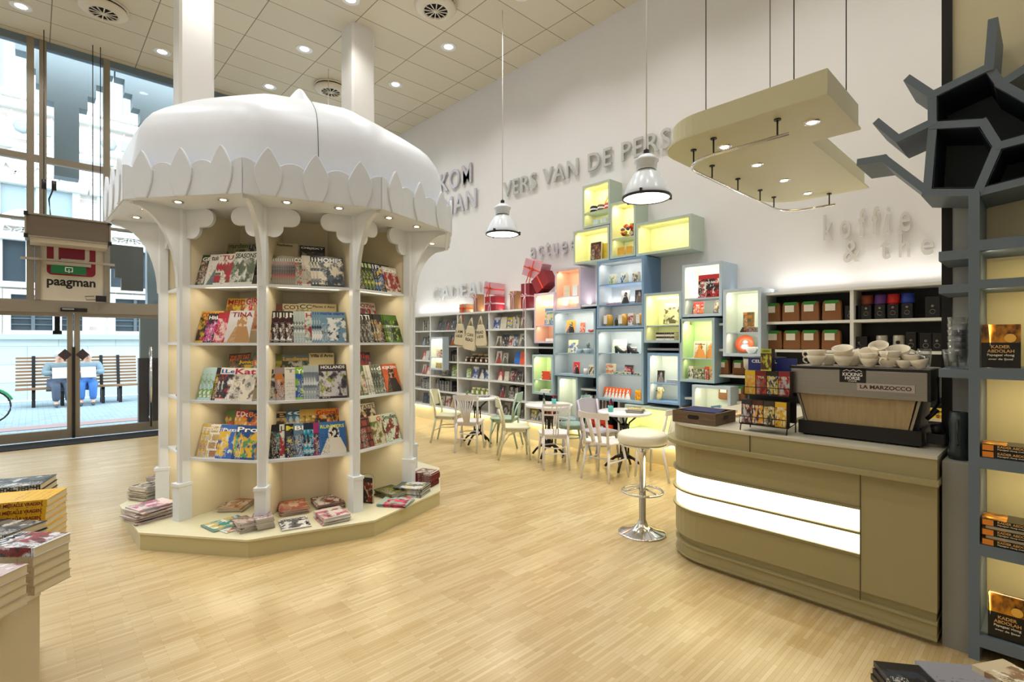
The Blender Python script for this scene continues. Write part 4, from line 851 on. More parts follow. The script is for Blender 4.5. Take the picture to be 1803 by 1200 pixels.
# tall blue box
for i in range(3):
    in_box('E', 2, .24+.27*i, 'drink_carton', .085, .15, .07, C('#d8dcd0', ('#7ca048', '#3058a0', '#3c6c3c')[i], ('#e8e8e4', '#7ab040', '#b82838')[i], 220+i), 'white upright carton with %s print, top shelf of blue box' % ('green', 'blue', 'red and green')[i], 'carton', lean=0, d=.15, group='cartons in the tall blue box')
in_box('E', 1, .53, 'book', .13, .19, .02, C('#e0e0dc', '#2c2c2c', '#808080', 224, 'portrait'), 'white book with black figure, middle shelf of blue box', lean=6, d=.12)
in_box('E', 1, .85, 'book', .12, .18, .03, C('#2a2626', '#6c5c54', '#d8d0c4', 225, 'portrait'), 'dark portrait book, middle shelf of blue box', lean=4, d=.12)
in_box('E', 1, .3, 'book', .2, .14, .01, C('#c83040', '#d84858', '#f0d0d0', 226, 'plain'), 'flat red booklet, middle shelf of blue box', flat=True, d=.03, rz=-90)
for i, f in enumerate((.14, .5, .9)):
    p = spot_in('E', 0, f, .12); e = empty('food_pouch', p, 0, 'amber food pouch with orange and white label, %s on bottom shelf of blue box' % ('first', 'second', 'third')[i], 'pouch', 'amber pouches in the tall blue box')
    mb = MB(); mb.lathe([(0, 0), (.05, .0), (.062, .04), (.06, .1), (.045, .14), (.04, .165), (0, .165)], 14); mb.done('pouch', M('amber', '#c89a3c', .35), e)
    mb = MB(); mb.box(-.072, -.06, -.005, .05, .03, .15); mb.done('label', cover_mat('#e8e4dc', '#e07828', '#2c2c2c', 230+i), e)
in_box('E', 0, .7, 'drink_carton', .085, .17, .06, C('#e8e4e0', '#c02838', '#386c48', 233), 'white and red carton, bottom shelf of blue box', 'carton', lean=0, d=.12)
p = spot_in('E', 0, .33, .1); mb = MB(); mb.lathe([(0, 0), (.022, 0), (.024, .07), (.01, .1), (.008, .15), (0, .15)], 12); tag(mb.done('oil_bottle', M('bottle_dark', '#3c4030', .15), loc=p), 'small dark bottle between two amber pouches', 'bottle')
# lilac boxes
in_box('F', 1, .35, 'book', .13, .17, .02, C('#d8ccb4', '#8c8470', '#4c4438', 234, 'plain'), 'beige lettered book in the upper lilac box', lean=3, d=.08)
in_box('F', 1, .72, 'book', .1, .17, .02, C('#dce4ec', '#8ca8c0', '#f0f0f0', 235, 'plain'), 'white and blue booklet in the upper lilac box', lean=3, d=.08)
p = spot_in('F', 0, .8, .1); mb = MB(); mb.lathe([(0, 0), (.04, 0), (.042, .06), (.04, .09), (0, .09)], 16); tag(mb.done('mug', cover_mat('#e4d8c8', '#2c2420', '#8c6c54', 236), loc=p), 'patterned cup in the lower half of the upper lilac box', 'cup')
in_box('G', 1, .62, 'book', .2, .27, .02, C('#4c7cb0', '#c8b890', '#7c9c5c', 237), 'blue picture book with tower drawing in the lilac box', lean=5, d=.08, title='TORENS', tcol='#e0d8a0', th=.07)
for i in range(2): in_box('G', 0, .7, 'book', .18, .12, .02, C('#e8e4dc', '#3c3430', '#c8b8a0', 238, 'plain'), 'cream flat book, %s of two in the lower lilac box' % ('lower', 'upper')[i], flat=True, d=.05, z=BOX['G']['zs'][0]+.001+.021*i)
for i in range(5): in_box('H', 1, .6+(.04 if i % 2 else 0), 'book', .17, .13, .026, C('#dc4420', '#e8e0d8', '#f07040', 239, 'plain'), 'orange red book lying flat, %s from bottom of its stack' % ORD[i+1], flat=True, d=.04, z=BOX['H']['zs'][1]+.001+.027*i)
for i in range(2): in_box('H', 0, .55, 'book', .19, .13, .02, C('#e4dcd0', '#d84c2c', '#f0e8e0', 240, 'plain'), 'cream and red flat book in the grey box bottom, %s' % ('lower', 'upper')[i], flat=True, d=.04, z=BOX['H']['zs'][0]+.001+.021*i)
in_box('I', 2, .32, 'book', .17, .19, .02, C('#e89030', '#2c2420', '#f0f0ec', 241, 'portrait'), 'orange picture book with black and white dog face', lean=8, d=.1)
in_box('I', 2, .63, 'book', .09, .15, .02, C('#d87058', '#a83c30', '#e8c0b0', 242), 'small salmon coloured book right of the dog face book', lean=8, d=.1)
p = spot_in('I', 2, .85, .12); mb = MB(); mb.tube([(0, -.08, .02), (.01, -.03, .035), (0, .03, .02), (.02, .08, .03)], .02, 8); tag(mb.done('fabric_roll', cover_mat('#b04038', '#e8e0d0', '#3c5c4c', 243), loc=p), 'patterned fabric roll at the right of the top teal shelf', 'fabric')
in_box('I', 1, .36, 'book', .19, .2, .02, C('#d8d8a8', '#5c78b0', '#e8e4d0', 244), 'pale green framed print with blue drawing, middle teal shelf', lean=8, d=.12)
def cup(loc, s=1, lab='', mat=None, rot=(0, 0, 0), grp=None, handle=True, hr=0):
    e = empty('coffee_cup', loc, 0, lab, 'cup', grp); e.rotation_euler = rot; mat = mat or M('porcelain', '#e9dfc8', .25)
    mb = MB(); mb.lathe([(0, .004*s), (.026*s, 0), (.028*s, .006*s), (.045*s, .03*s), (.055*s, .062*s), (.052*s, .063*s), (.04*s, .03*s), (.02*s, .012*s), (0, .01*s)], 24); mb.done('bowl', mat, e)
    if handle:
        mb = MB(); mb.tube([((.05+.0*k)*s*math.cos(hr)+math.cos(hr)*.024*s*math.sin(R(t)), .05*s*math.sin(hr)+math.sin(hr)*.024*s*math.sin(R(t)), .035*s+.02*s*math.cos(R(t))) for k, t in enumerate(range(0, 181, 22))], .005*s, 8); mb.done('handle', mat, e)
    return e
bluec = M('pale_blue_porcelain', '#b9cbd8', .3)
cup(spot_in('I', 1, .55, .08), 1.0, 'pale blue cup without visible handle, middle teal shelf', bluec, handle=False); cup(spot_in('I', 1, .76, .08), 1.15, 'larger pale blue cup with handle, middle teal shelf', bluec, hr=R(-90))
p = spot_in('I', 1, .68, .18); mb = MB(); mb.lathe([(0, 0), (.03, 0), (.035, .06), (.015, .1), (.03, .12), (.02, .16), (0, .165)], 12); tag(mb.done('figurine', M('figurine_grey', '#6c7c74', .5), loc=p), 'grey green figurine behind the two pale cups', 'figurine')
in_box('I', 0, .48, 'book', .12, .18, .02, C('#c82c28', '#3c1414', '#f0e0d8', 245, 'portrait'), 'red book with dark figure, bottom teal shelf', lean=5, d=.1)
p = spot_in('I', 0, .7, .1); mb = MB(); mb.lathe([(0, 0), (.03, 0), (.03, .09), (0, .09)], 14); tag(mb.done('candle_jar', cover_mat('#e0d4d0', '#a84c5c', '#f0e8e4', 246), loc=p), 'small white and red tin, bottom teal shelf', 'tin')
in_box('I', 0, .9, 'gift_box', .1, .15, .05, C('#e8dcc0', '#3c3c4c', '#d8a83c', 247), 'cream and yellow carton at the end of the bottom teal shelf', 'carton', lean=0, d=.1)
# shoes etc.
in_box('J', 2, .32, 'book', .24, .19, .012, C('#cfd4bc', '#dfe4d4', '#b8c0a4', 248), 'pale green print behind the black shoes', lean=8, d=.2)
in_box('J', 2, .62, 'gift_card', .2, .09, .01, C('#d8d4d0', '#4c4044', '#8c7c78', 249), 'grey card label above the high heels', lean=4, d=.16)
for i in range(2):
    p = spot_in('J', 2, .42+.28*i, .1); e = empty('high_heel_shoe', p, R(80), 'black high heeled shoe model, %s of the pair' % ('left', 'right')[i], 'shoe', 'pair of black heels')
    mb = MB(); mb.prism([(-.11, 0), (-.02, 0), (.02, .035), (.05, .06), (.058, .0), (.066, .0), (.075, .1), (.03, .075), (-.03, .04), (-.08, .03), (-.11, .012)], -.025, .025, UP); mb.done('upper', black, e)
in_box('J', 1, .25, 'gift_box', .13, .14, .07, C('#d0d0b8', '#d88c50', '#c04858', 250), 'pale boxed game, middle shelf of blue grey box', 'game', lean=0, d=.1, title='SPEL', tcol='#c04858')
in_box('J', 1, .63, 'book', .14, .13, .02, C('#382c34', '#b03848', '#c8c0b8', 251), 'dark red patterned tin box, middle shelf of blue grey box', 'tin', lean=3, d=.12)
for i in range(3): in_box('J', 1, (.42, .62, .9)[i], 'domino_box', .12, .035, .05, C('#c8ccb8', '#24242c', '#e8e8e0', 252+i), 'narrow black and white game box, %s on the middle shelf' % ('left', 'centre', 'right')[i], 'game', lean=0, d=.08)
for i in range(7):
    in_box('J', 0, .1+.085*i, 'picture_book', .1, .15, .012, C('#e8601c', '#f8f4ec', '#282020', 256, 'portrait'), 'orange picture book with white rabbit shapes, %s in the row' % ORD[i+1], 'book', lean=6, d=.09+.004*(7-i), group='orange picture books')
for i in range(2): in_box('J', 0, .84+.1*i, 'picture_book', .09, .14, .012, C('#ecb428', '#f08c28', '#2c4828', 257), 'yellow picture book, %s at the right of the orange row' % ORD[i+1], 'book', lean=5, d=.1+.02*i)
# K L M N O P Q
in_box('K', 1, .66, 'book', .24, .29, .02, C('#cfc890', '#5c5438', '#ece8c0', 258), 'large sepia drawing book with creature in the greenish box', lean=10, d=.12, title='tekenkunst', tcol='#f0ecd0', th=.08, tz=.86)
in_box('K', 1, .95, 'book', .2, .27, .02, C('#5c5030', '#8c7c50', '#2c2418', 259), 'dark olive book behind the sepia drawing book', lean=14, d=.2)
for i in range(4): in_box('K', 0, .55, 'book', .26, .16, .024, (C('#2c2420', '#3c3430', '#d8d0c0', 260, 'plain') if i % 2 else C('#dcd8c8', '#c8c0b0', '#4c4438', 261, 'plain')), '%s book lying flat in the greenish box, %s from bottom' % ('dark' if i % 2 else 'cream', ORD[i+1]), flat=True, d=.03, z=BOX['K']['zs'][0]+.001+.025*i)
in_box('L', 1, .66, 'game_box', .28, .28, .05, C('#a01c24', '#1c1618', '#e0d8d4', 262), 'red and black boxed recipe game in the light blue box', 'game', lean=3, d=.1, title='GRAND RACE', th=.1, tz=.6)
in_box('L', 0, .34, 'book', .13, .15, .02, C('#c83838', '#e88850', '#f0e8e4', 263), 'small red and white book under the red game', lean=5, d=.08)
in_box('L', 0, .86, 'book', .1, .16, .03, C('#5c5448', '#c89048', '#e8e4d8', 264), 'leaning brown and cream book at the right under the red game', lean=12, d=.1, roll=8)
for i in range(2): in_box('M', 1, .48+.33*i, 'book', .16, .21, .02, C('#e4dcc8', '#e0944c', '#5c6048', 265, 'portrait'), 'pale illustrated book in the green lined box, %s' % ('left', 'right')[i], lean=6, d=.1+.02*i, title='Circus' if i == 0 else None, tcol='#3c3428', th=.1)
for i, (c_, w_) in enumerate((('#d8d4c4', .06), ('#8c9470', .14), ('#b8442c', .05), ('#e08c3c', .04))): in_box('M', 0, (.22, .48, .76, .9)[i], 'book', w_, .16, .03, C(c_, '#3c3c2c', '#e0dcc8', 267+i), '%s book on the lower shelf of the green lined box' % ('cream', 'grey green photo', 'brick red', 'orange')[i], lean=3, d=.08)
# light blue box N: notebooks, plate and mug
for i in range(3): in_box('N', 1, .68, 'book', .19-.02*i, .13, .018, C('#28282c', '#c86c28', '#3c4048', 271+i), 'dark notebook lying flat, %s of three above the orange plate' % ('lowest', 'middle', 'topmost')[i], flat=True, d=.03, z=BOX['N']['zs'][1]+.001+.019*i, rz=-84-6*i)
in_box('N', 1, .62, 'notebook', .12, .17, .02, C('#4c4c30', '#e08020', '#6c6c48', 275, 'grid'), 'olive notebook with orange band standing on dark notebooks', 'notebook', lean=3, d=.1, z=BOX['N']['zs'][1]+.06)
p = spot_in('N', 0, .42, .15); mb = MB(); mb.lathe([(0, .0), (.06, .0), (.105, .018), (.107, .022), (.06, .006), (0, .006)], 28); o = mb.done('plate', M('orange_glaze', '#e8683c', .3), loc=(p[0]+.02, p[1], p[2]+.105), rot=(0, R(-75), 0)); tag(o, 'orange plate with white cartoon animal, standing in the light blue box', 'plate')
mb = MB(); mb.lathe([(0, .007), (.035, .0075), (0, .009)], 16, (.02, 0, 0)); mb.lathe([(0, .007), (.05, .0075), (0, .009)], 16, (-.04, 0, 0)); mb.done('animal_print', WHITEINK, o)
cup(spot_in('N', 0, .72, .07), 1.2, 'white mug with handle before the orange plate', WHITEINK, hr=R(-90))
in_box('O', 1, .3, 'book', .1, .16, .015, C('#241f1e', '#8c8480', '#d8d4d0', 276, 'portrait'), 'black and white portrait booklet in the blue box', lean=5, d=.08)
for i in range(3): in_box('O', 1, .75, 'book', .17, .12, .015, C('#a8acb0', '#c8ccd0', '#6c7074', 277, 'plain'), 'grey flat booklet in the blue box, %s from bottom' % ORD[i+1], flat=True, d=.05, z=BOX['O']['zs'][1]+.001+.016*i)
p = spot_in('O', 0, .25, .1); e = empty('toy_dog', p, R(-100), 'cream plush toy dog sitting in the blue box', 'toy')
pl = M('plush_cream', '#dcc88c', .95, noise=150)
skin_body('body', [(0, 0, .04, .04), (0, 0, .09, .03), (0, -.01, .13, .038), (0, -.045, .125, .02), (-.03, -.04, .02, .018), (.03, -.04, .02, .018), (-.035, 0, .16, .014), (.035, 0, .16, .014), (-.05, 0, .11, .014), (.05, 0, .11, .014)], [(0, 1), (1, 2), (2, 3), (0, 4), (0, 5), (2, 6), (2, 7), (6, 8), (7, 9)], pl, e)
mb = MB(); mb.cyl((0, -.065, .13), (0, -.075, .13), .009); mb.cyl((-.018, -.042, .15), (-.018, -.05, .15), .006); mb.cyl((.018, -.042, .15), (.018, -.05, .15), .006); mb.done('nose_and_eyes', black, e)
p = spot_in('O', 0, .95, .1); e = empty('toy_panda', p, R(-100), 'small black and white soft toy at the right of the blue box', 'toy')
skin_body('body', [(0, 0, .035, .03), (0, 0, .1, .035), (0, -.03, .1, .02)], [(0, 1), (1, 2)], black, e)
in_box('P', 0, .62, 'book', .12, .2, .03, C('#4c6c84', '#e8e4d0', '#2c3844', 280, 'plain'), 'slim blue grey book leaning in the low pale blue box', lean=12, d=.1, roll=-12)
for i in range(2): in_box('Q', 1, .6+.3*i, 'book', .09, .15, .02, C(('#e8dcc8', '#3c2c28')[i], '#d87850', '#f0e8dc', 281+i), '%s book in the top of the small lone box' % ('cream', 'dark')[i], lean=8, d=.03)
for i in range(3): in_box('Q', 0, .45+.2*i, 'book', .07, .11, .012, C('#d8b04c', '#5c4c2c', '#e8dcb0', 283), 'small ochre book in the lower half of the lone box, %s' % ORD[i+1], lean=8, d=.03)
# ============================================================ BOOKS IN THE WHITE BOOKCASE
pal2 = [('#1c1a1c', '#4c4440', '#c8c0b8'), ('#2a2426', '#8c2c2c', '#d8d0c8'), ('#d8d0c0', '#5c5448', '#28242c'), ('#3c4450', '#8c98a4', '#e0dcd0'), ('#8c8478', '#2c2826', '#dcd4c4'), ('#b8b0a0', '#4c4c44', '#e8e4dc'), ('#2c343c', '#c87848', '#d8d4cc'), ('#5c3c30', '#c8a878', '#ece4d4'), ('#34404c', '#d8d8d4', '#a02c2c'), ('#dcd8d0', '#a83c34', '#2c2c30')]
CN = ['black', 'dark red marked', 'cream', 'slate grey', 'taupe', 'beige', 'dark blue grey', 'brown', 'navy grey', 'off white']
mats2 = [[C(a, b, c, 300+i*3+k, ('photo', 'portrait', 'plain')[k]) for k in range(3)] for i, (a, b, c) in enumerate(pal2)]
special = {'blue': (C('#2c6cc0', '#e8e8f0', '#1c3c80', 340, 'plain'), 'bright blue'), 'orange': (C('#e05428', '#f0e8e0', '#a03010', 341, 'plain'), 'bright orange'), 'red': (C('#c83c30', '#f0e0d0', '#3c1c18', 342, 'portrait'), 'red'), 'yellow': (C('#d8b830', '#3c6cb0', '#e8e0c0', 343), 'yellow'), 'green': (C('#8cb04c', '#e8e8d8', '#4c6c2c', 344), 'fresh green'), 'wblue': (C('#d8dce8', '#4c64b0', '#2c3468', 345), 'white and blue')}
rw = random.Random(11)
COLN = {0: 'first', 1: 'second', 2: 'third', 3: 'fourth', 4: 'fifth', 5: 'sixth', 6: 'seventh', 7: 'eighth', 8: 'ninth', 9: 'tenth'}
ROWN = {6: 'top', 5: 'second', 4: 'third', 3: 'fourth', 2: 'fifth', 1: 'lowest'}
wcount = 0
def cell(c, r, f0=.04, f1=.96, mode='face', cols=None, hmax=.25, grp=None, wob=1):
    """fill bay c (from the far left), compartment r (6 = top); fractions run left to right"""
    global wcount
    y1, y0 = YD[c]-.016, YD[c+1]+.016; z = ZS[r-1]+.001; W = y1-y0; x = f0*W; k = 0
    while x < f1*W-.02:
        if cols and k < len(cols) and cols[k] in special: cm, cn = special[cols[k]]
        elif cols and k < len(cols) and cols[k] == '-': x += .12; k += 1; continue
        else:
            i = rw.randrange(10) if not (cols and isinstance(cols[k % len(cols)], int)) else cols[k % len(cols)]; cm = mats2[i][rw.randrange(3)]; cn = CN[i]
        if mode == 'face':
            w = rw.choice((.12, .13, .14, .15)); h = min(hmax, w*rw.uniform(1.4, 1.6)); t = rw.choice((.015, .02, .025)); 
            if x+w > f1*W+.04: break
            yy = y1-x-w/2
            put_book('book', round(w, 2), round(h, 2), t, cm, (BX+.08+rw.uniform(0, .03), yy, z), R(-90+rw.uniform(-3, 3)), 10, R(2*rw.uniform(-1, 1)*wob), '%s book face out, %s in %s row, %s bookcase bay' % (cn, ORD[k+1], ROWN[r], COLN[c]), 'book', grp or 'books face out in the white bookcase')
            x += w+rw.uniform(.008, .05)
        else:
            t = rw.choice((.02, .025, .03, .035)); h = min(hmax, rw.uniform(.19, .24)); w = .14
            put_book('book', w, round(h, 2), t, cm, (BX+.13, y1-x, z), R(0), 0, 0, '%s book spine out, %s in %s row, %s bookcase bay' % (cn, ORD[min(k+1, 20)], ROWN[r], COLN[c]), 'book', grp or 'books spine out in the white bookcase')
            x += t+.003
        k += 1; wcount += 1
        if k > 18: break
cell(0, 6, .6, 1, 'spine', [4, 5, 0]); cell(0, 5, .55, 1, 'face', [3, 0]); cell(0, 4, .55, 1, 'face', ['red', 9]); cell(0, 3, .55, 1, 'face', [9, 'red']); cell(0, 2, .55, 1, 'spine', [0, 4]); cell(0, 1, .55, 1, 'face', [0, 0])
cell(1, 6, .15, .98, 'face', [0, 6, 1, 0, 1]); cell(1, 5, .62, .98, 'face', [6, 0]); cell(1, 4, .7, .98, 'spine', [0, 0]); cell(1, 3, .3, .98, 'face', [7, 4, 'green', 7]); cell(1, 2, .12, .75, 'spine', [0, 0, 4]); cell(1, 1, .1, .85, 'face', [0, 5, 9, 7])
cell(2, 6, .82, 1.0, 'face', [3]); cell(2, 5, .82, 1, 'face', [2]); cell(2, 3, .2, .95, 'face', ['green', 'wblue', 8, 'wblue', 'wblue'])
cell(3, 6, .03, .55, 'face', ['wblue', 2, 'yellow', 'blue']); cell(3, 6, .62, .8, 'spine', [5, 5, 8]); cell(3, 6, .8, .98, 'face', [2]); cell(3, 5, .1, .96, 'face', [2, 0, 9, 3, 5]); cell(3, 4, .08, .5, 'face', [9, 5, 0]); cell(3, 4, .62, .98, 'face', ['blue', 'orange'])
cell(3, 3, .15, .96, 'face', ['red', 2, 1, 0, 4]); cell(3, 2, .2, .4, 'face', [1]); cell(3, 2, .5, .82, 'spine', [0, 4, 5, 0]); cell(3, 2, .84, .99, 'face', [0]); cell(3, 1, .1, .96, 'face', [8, 4, 0, 0, 4])
cell(4, 6, .1, .25, 'face', [0]); cell(4, 4, .08, .3, 'face', [0]); cell(4, 3, .1, .25, 'face', ['yellow']); cell(4, 1, .05, .9, 'face', ['yellow', 5, 'red', 'red'])
cell(5, 2, .3, .8, 'spine', [2, 8]); cell(5, 1, .1, .9, 'spine', [0, 0, 8, 7])
# jars on two shelves of the third bay
def jar(loc, s, body, lid, lab, grp):
    e = empty('preserve_jar', loc, 0, lab, 'jar', grp); mb = MB(); mb.lathe([(0, 0), (.038*s, 0), (.042*s, .02*s), (.042*s, .06*s), (.034*s, .075*s), (0, .075*s)], 14); mb.done('jar_body', body, e)
    mb = MB(); mb.lathe([(0, .09*s), (.034*s, .09*s), (.037*s, .072*s), (.03*s, .07*s)], 14); mb.done('lid', lid, e); mb = MB(); mb.box(-.044*s, -.04*s, -.02*s, .02*s, .015*s, .055*s); mb.done('label', CREAMINK, e)
jb = M('jam_brown', '#5c3a2c', .3); jg = M('jam_green', '#8c9c4c', .3); jl = M('lid_cream', '#cfc0a0', .5)
for i in range(5): jar((BX+.1, YD[2]-.2-.15*i, ZS[3]+.001), 1.1, jb, jl, 'brown preserve jar with cream lid, %s in the fourth row, third bay' % ORD[i+1], 'brown jars')
for i in range(3): jar((BX+.2, YD[2]-.32-.17*i, ZS[3]+.001), 1.8, jb, jl, 'taller brown jar behind the front row, %s from left' % ORD[i+1], 'tall brown jars')
for i in range(4): jar((BX+.1, YD[2]-.42-.14*i, ZS[1]+.001), 1.5, jg, M('lid_pale', '#d8dcb8', .5), 'green preserve jar with pale lid, %s in the fifth row, third bay' % ORD[i+1], 'green jars')
# tote bags hanging at the third bay
can = M('canvas', '#cfc3a4', .95, noise=120)
def tote(y, z, w, h, txt, lab, tilt):
    e = empty('tote_bag', (BX-.05, y, z), R(-90), lab, 'bag', 'canvas tote bags'); e.rotation_euler = (0, R(tilt), R(-90))
    mb = MB(); mb.sm = True
    o = [(-w*.25, 0), (w*.22, 0), (w*.4, -h*.35), (w*.5, -h*.92), (w*.4, -h), (-w*.4, -h*.98), (-w*.52, -h*.9), (-w*.42, -h*.4)]
    mb.sm = False; mb.prism(o, -.022, .022, UP); o_ = mb.done('bag_body', can, e, bevel=.015)
    mb = MB(); mb.tube([(-w*.22, -.01, 0), (-w*.1, 0, .1), (0, .01, .16), (w*.1, 0, .1), (w*.2, -.01, 0)], .008, 6); mb.tube([(-w*.15, .0, -.02), (-w*.02, 0, .14), (w*.15, .0, -.02)], .012, 6); mb.done('strap', can, e)
    lines = txt.split('|')
    for i, l in enumerate(lines): lettering(l, w*.62, h*.13, M('ink_bag', '#201c1a', .6), e, (0, -.0225, -h*(.42+.2*i)), name='print', depth=.001, bold=.02)
tote(YX(813, BX)-.02, 1.98, .34, .42, 'I AM|A BOOK', 'left canvas tote bag with black book lettering, hanging', 2)
tote(YX(833, BX), 1.93, .36, .46, 'I CAN|READ', 'middle canvas tote bag with black lettering, hanging lower', 6)
tote(YX(849, BX)-.02, 1.95, .30, .40, 'READ|A BOOK', 'right canvas tote bag with black lettering, hanging', -3)
# ------------------------------------------------------------ presents on top of the bookcase
ora = M('orange_ribbon', '#e8481c', .45); pnk = M('pink_ribbon', '#e3b9c6', .5)
def present(px, pyb, w, h, d, c_, rib, lab, rz=0, tilt=(0, 0), z=None, X=None, both=True, bow=True, tails=0):
    X = X or 6.2; q = on_x(px, 560, X); z = ZS[6]+.031 if z is None else z
    e = empty('gift_box', (X, q.y, z), R(rz), lab, 'present'); e.rotation_euler = (R(tilt[0]), R(tilt[1]), R(rz))
    mb = MB(); mb.box(-d/2, d/2, -w/2, w/2, 0, h); mb.done('wrapped_box', M('wrap_'+c_[1:], c_, .45, noise=6), e)
    mb = MB(); r_ = .022; g = .0025
    mb.box(-d/2-g, d/2+g, -r_/2, r_/2, -.0, h+g)
    if both: mb.box(-d/2-g, d/2+g, -w/2-g, w/2+g, h*.5-r_/2, h*.5+r_/2)
    mb.done('ribbon', rib, e)
    if bow:
        mb = MB(); bz = h*.5 if both else h*.8
        for s_ in (-1, 1):
            mb.tube([(-d/2-.01, 0, bz), (-d/2-.03, s_*.04, bz+.03), (-d/2-.03, s_*.075, bz+.01), (-d/2-.02, s_*.04, bz-.005), (-d/2-.01, 0, bz)], .008, 6)
            mb.tube([(-d/2-.01, 0, bz), (-d/2-.02, s_*.025, bz-.07), (-d/2-.02, s_*.035, bz-.14-tails)], .008, 6)
        mb.done('bow', rib, e)
    return e
present(822, 0, .21, .17, .2, '#b08a5c', ora, 'brown paper present with orange bow, farthest left on the bookcase', tails=.12)
present(843, 0, .13, .34, .16, '#a87c50', pnk, 'tall brown present with pink ribbon behind the small brown one', both=False, tails=.15)
present(871, 0, .30, .27, .22, '#a01c28', pnk, 'red present with pink ribbon under the tilted pink one', tails=.05)
present(869, 0, .30, .22, .24, '#cf9aa6', ora, 'pink present with orange bow tilted on the red one', z=ZS[6]+.335, tilt=(10, 0), tails=.12)
present(911, 0, .17, .32, .2, '#a87c50', pnk, 'brown present with pink ribbon left of the dark red tower', both=False, tails=.15)
present(932, 0, .2, .42, .2, '#84141e', pnk, 'tall dark red present with long hanging pink ribbon', X=6.14, tails=.4)
present(941, 0, .40, .28, .22, '#cf9aa6', ora, 'large pink present with orange bow, highest of all', z=2.70, X=6.1, tilt=(20, 0), tails=.1)
present(964, 0, .32, .25, .22, '#84141e', ora, 'dark red present with orange ribbon tilted against the pink one', z=2.50, tilt=(-32, 0), X=6.08, both=False, bow=False)
# ============================================================ LETTERS ON THE WALL
lt = M('brushed_letters', '#c6c8c4', .4, .3)
def wall_text(txt, ya, yb, z, h, lab, bold=.009, m=lt, spread=1.15):
    w = ya-yb; me = text_mesh(txt, w, h, .03, bold, spread=spread); me.materials.clear(); me.materials.append(m)
    o = bpy.data.objects.new('wall_lettering', me); COL.objects.link(o); o.location = (XW-.022, (ya+yb)/2, z); o.rotation_euler = (0, 0, R(-90))
    return tag(o, lab, 'lettering')
wall_text('WELKOM', 10.07, 7.93, 4.79, .40, 'grey metal wall letters of welcome partly behind the kiosk, upper line', m=M('violet_letters', '#c6c3cc', .4, .15))
wall_text('PAAGMAN', 9.3+1.0, 7.78, 4.27, .38, 'grey metal wall letters, lower line partly behind the kiosk', m=_m['violet_letters'])
wall_text('VERS VAN DE PERS', 6.99, 3.60, 4.29, .28, 'large grey metal letters high on the wall above the boxes')
wall_text('actueel', 6.27, 5.14, 3.09, .27, 'small lower case metal letters above the red presents', m=M('lilac_letters', '#c9c3c8', .4, .3), spread=1.45)
wall_text('CADEAU', 9.26, 7.45, 2.515, .29, 'pale metal letters just above the left of the bookcase', m=M('pale_letters', '#d4d6d8', .4, .2))
wall_text('koffie', 1.753, .992, 2.745, .29, 'pale round lower case letters of coffee above the coffee shelves', m=M('warm_letters', '#d6d3cd', .4, .2), spread=1.7)
wall_text('& the', 1.565, .808, 2.48, .24, 'pale lower case letters of tea below the coffee letters', m=_m['warm_letters'], spread=1.5)
#wall_text('ijs', 3.1, 2.6, 3.35, .25, 'small pale letters half hidden behind the hanging canopy', m=_m['warm_letters'])
# ============================================================ CAFE TABLES AND CHAIRS
cw_ = M('chair_white', '#e6e3e6', .35); cy = M('chair_cream', '#e0dfc4', .4); cm_ = M('chair_mint', '#b4cbb9', .4); ct = M('chair_blue_green', '#a3bdb6', .4); cl_ = M('chair_lilac', '#c2bccb', .4); marb = M('table_marble', '#ecebec', .2, noise=4)
def table(x, y, lab, r=.34):
    e = empty('cafe_table', (x, y, 0), 0, lab, 'table', 'round cafe tables')
    mb = MB(); mb.lathe([(0, .715), (r-.01, .715), (r, .722), (r, .745), (r-.008, .75), (0, .75)], 40); mb.done('tabletop', marb, e)
    mb = MB()
    for k in range(4):
        a = PI/4+k*PI/2; c, s_ = math.cos(a), math.sin(a); mb.tube([(.05*c, .05*s_, .2), (.045*c, .045*s_, .5), (.06*c, .06*s_, .6), (.13*c, .13*s_, .66), (.19*c, .19*s_, .71)], .011, 8)
    mb.lathe([(0, .12), (.03, .13), (.055, .17), (.06, .2), (.03, .24), (.025, .52), (.06, .56), (.06, .58), (.02, .6), (0, .6)], 16); mb.lathe([(.1, .70), (.2, .705), (.2, .714), (0, .714)], 16); mb.done('iron_column', iron, e)
    for k in range(4):
        a = k*PI/2+.3; c, s_ = math.cos(a), math.sin(a)
        mb = MB(); mb.tube([(.03*c, .03*s_, .18), (.12*c, .12*s_, .15), (.2*c, .2*s_, .09), (.26*c, .26*s_, .016)], [.028, .018, .016, .016], 8); mb.done('foot', iron, e)
    return e
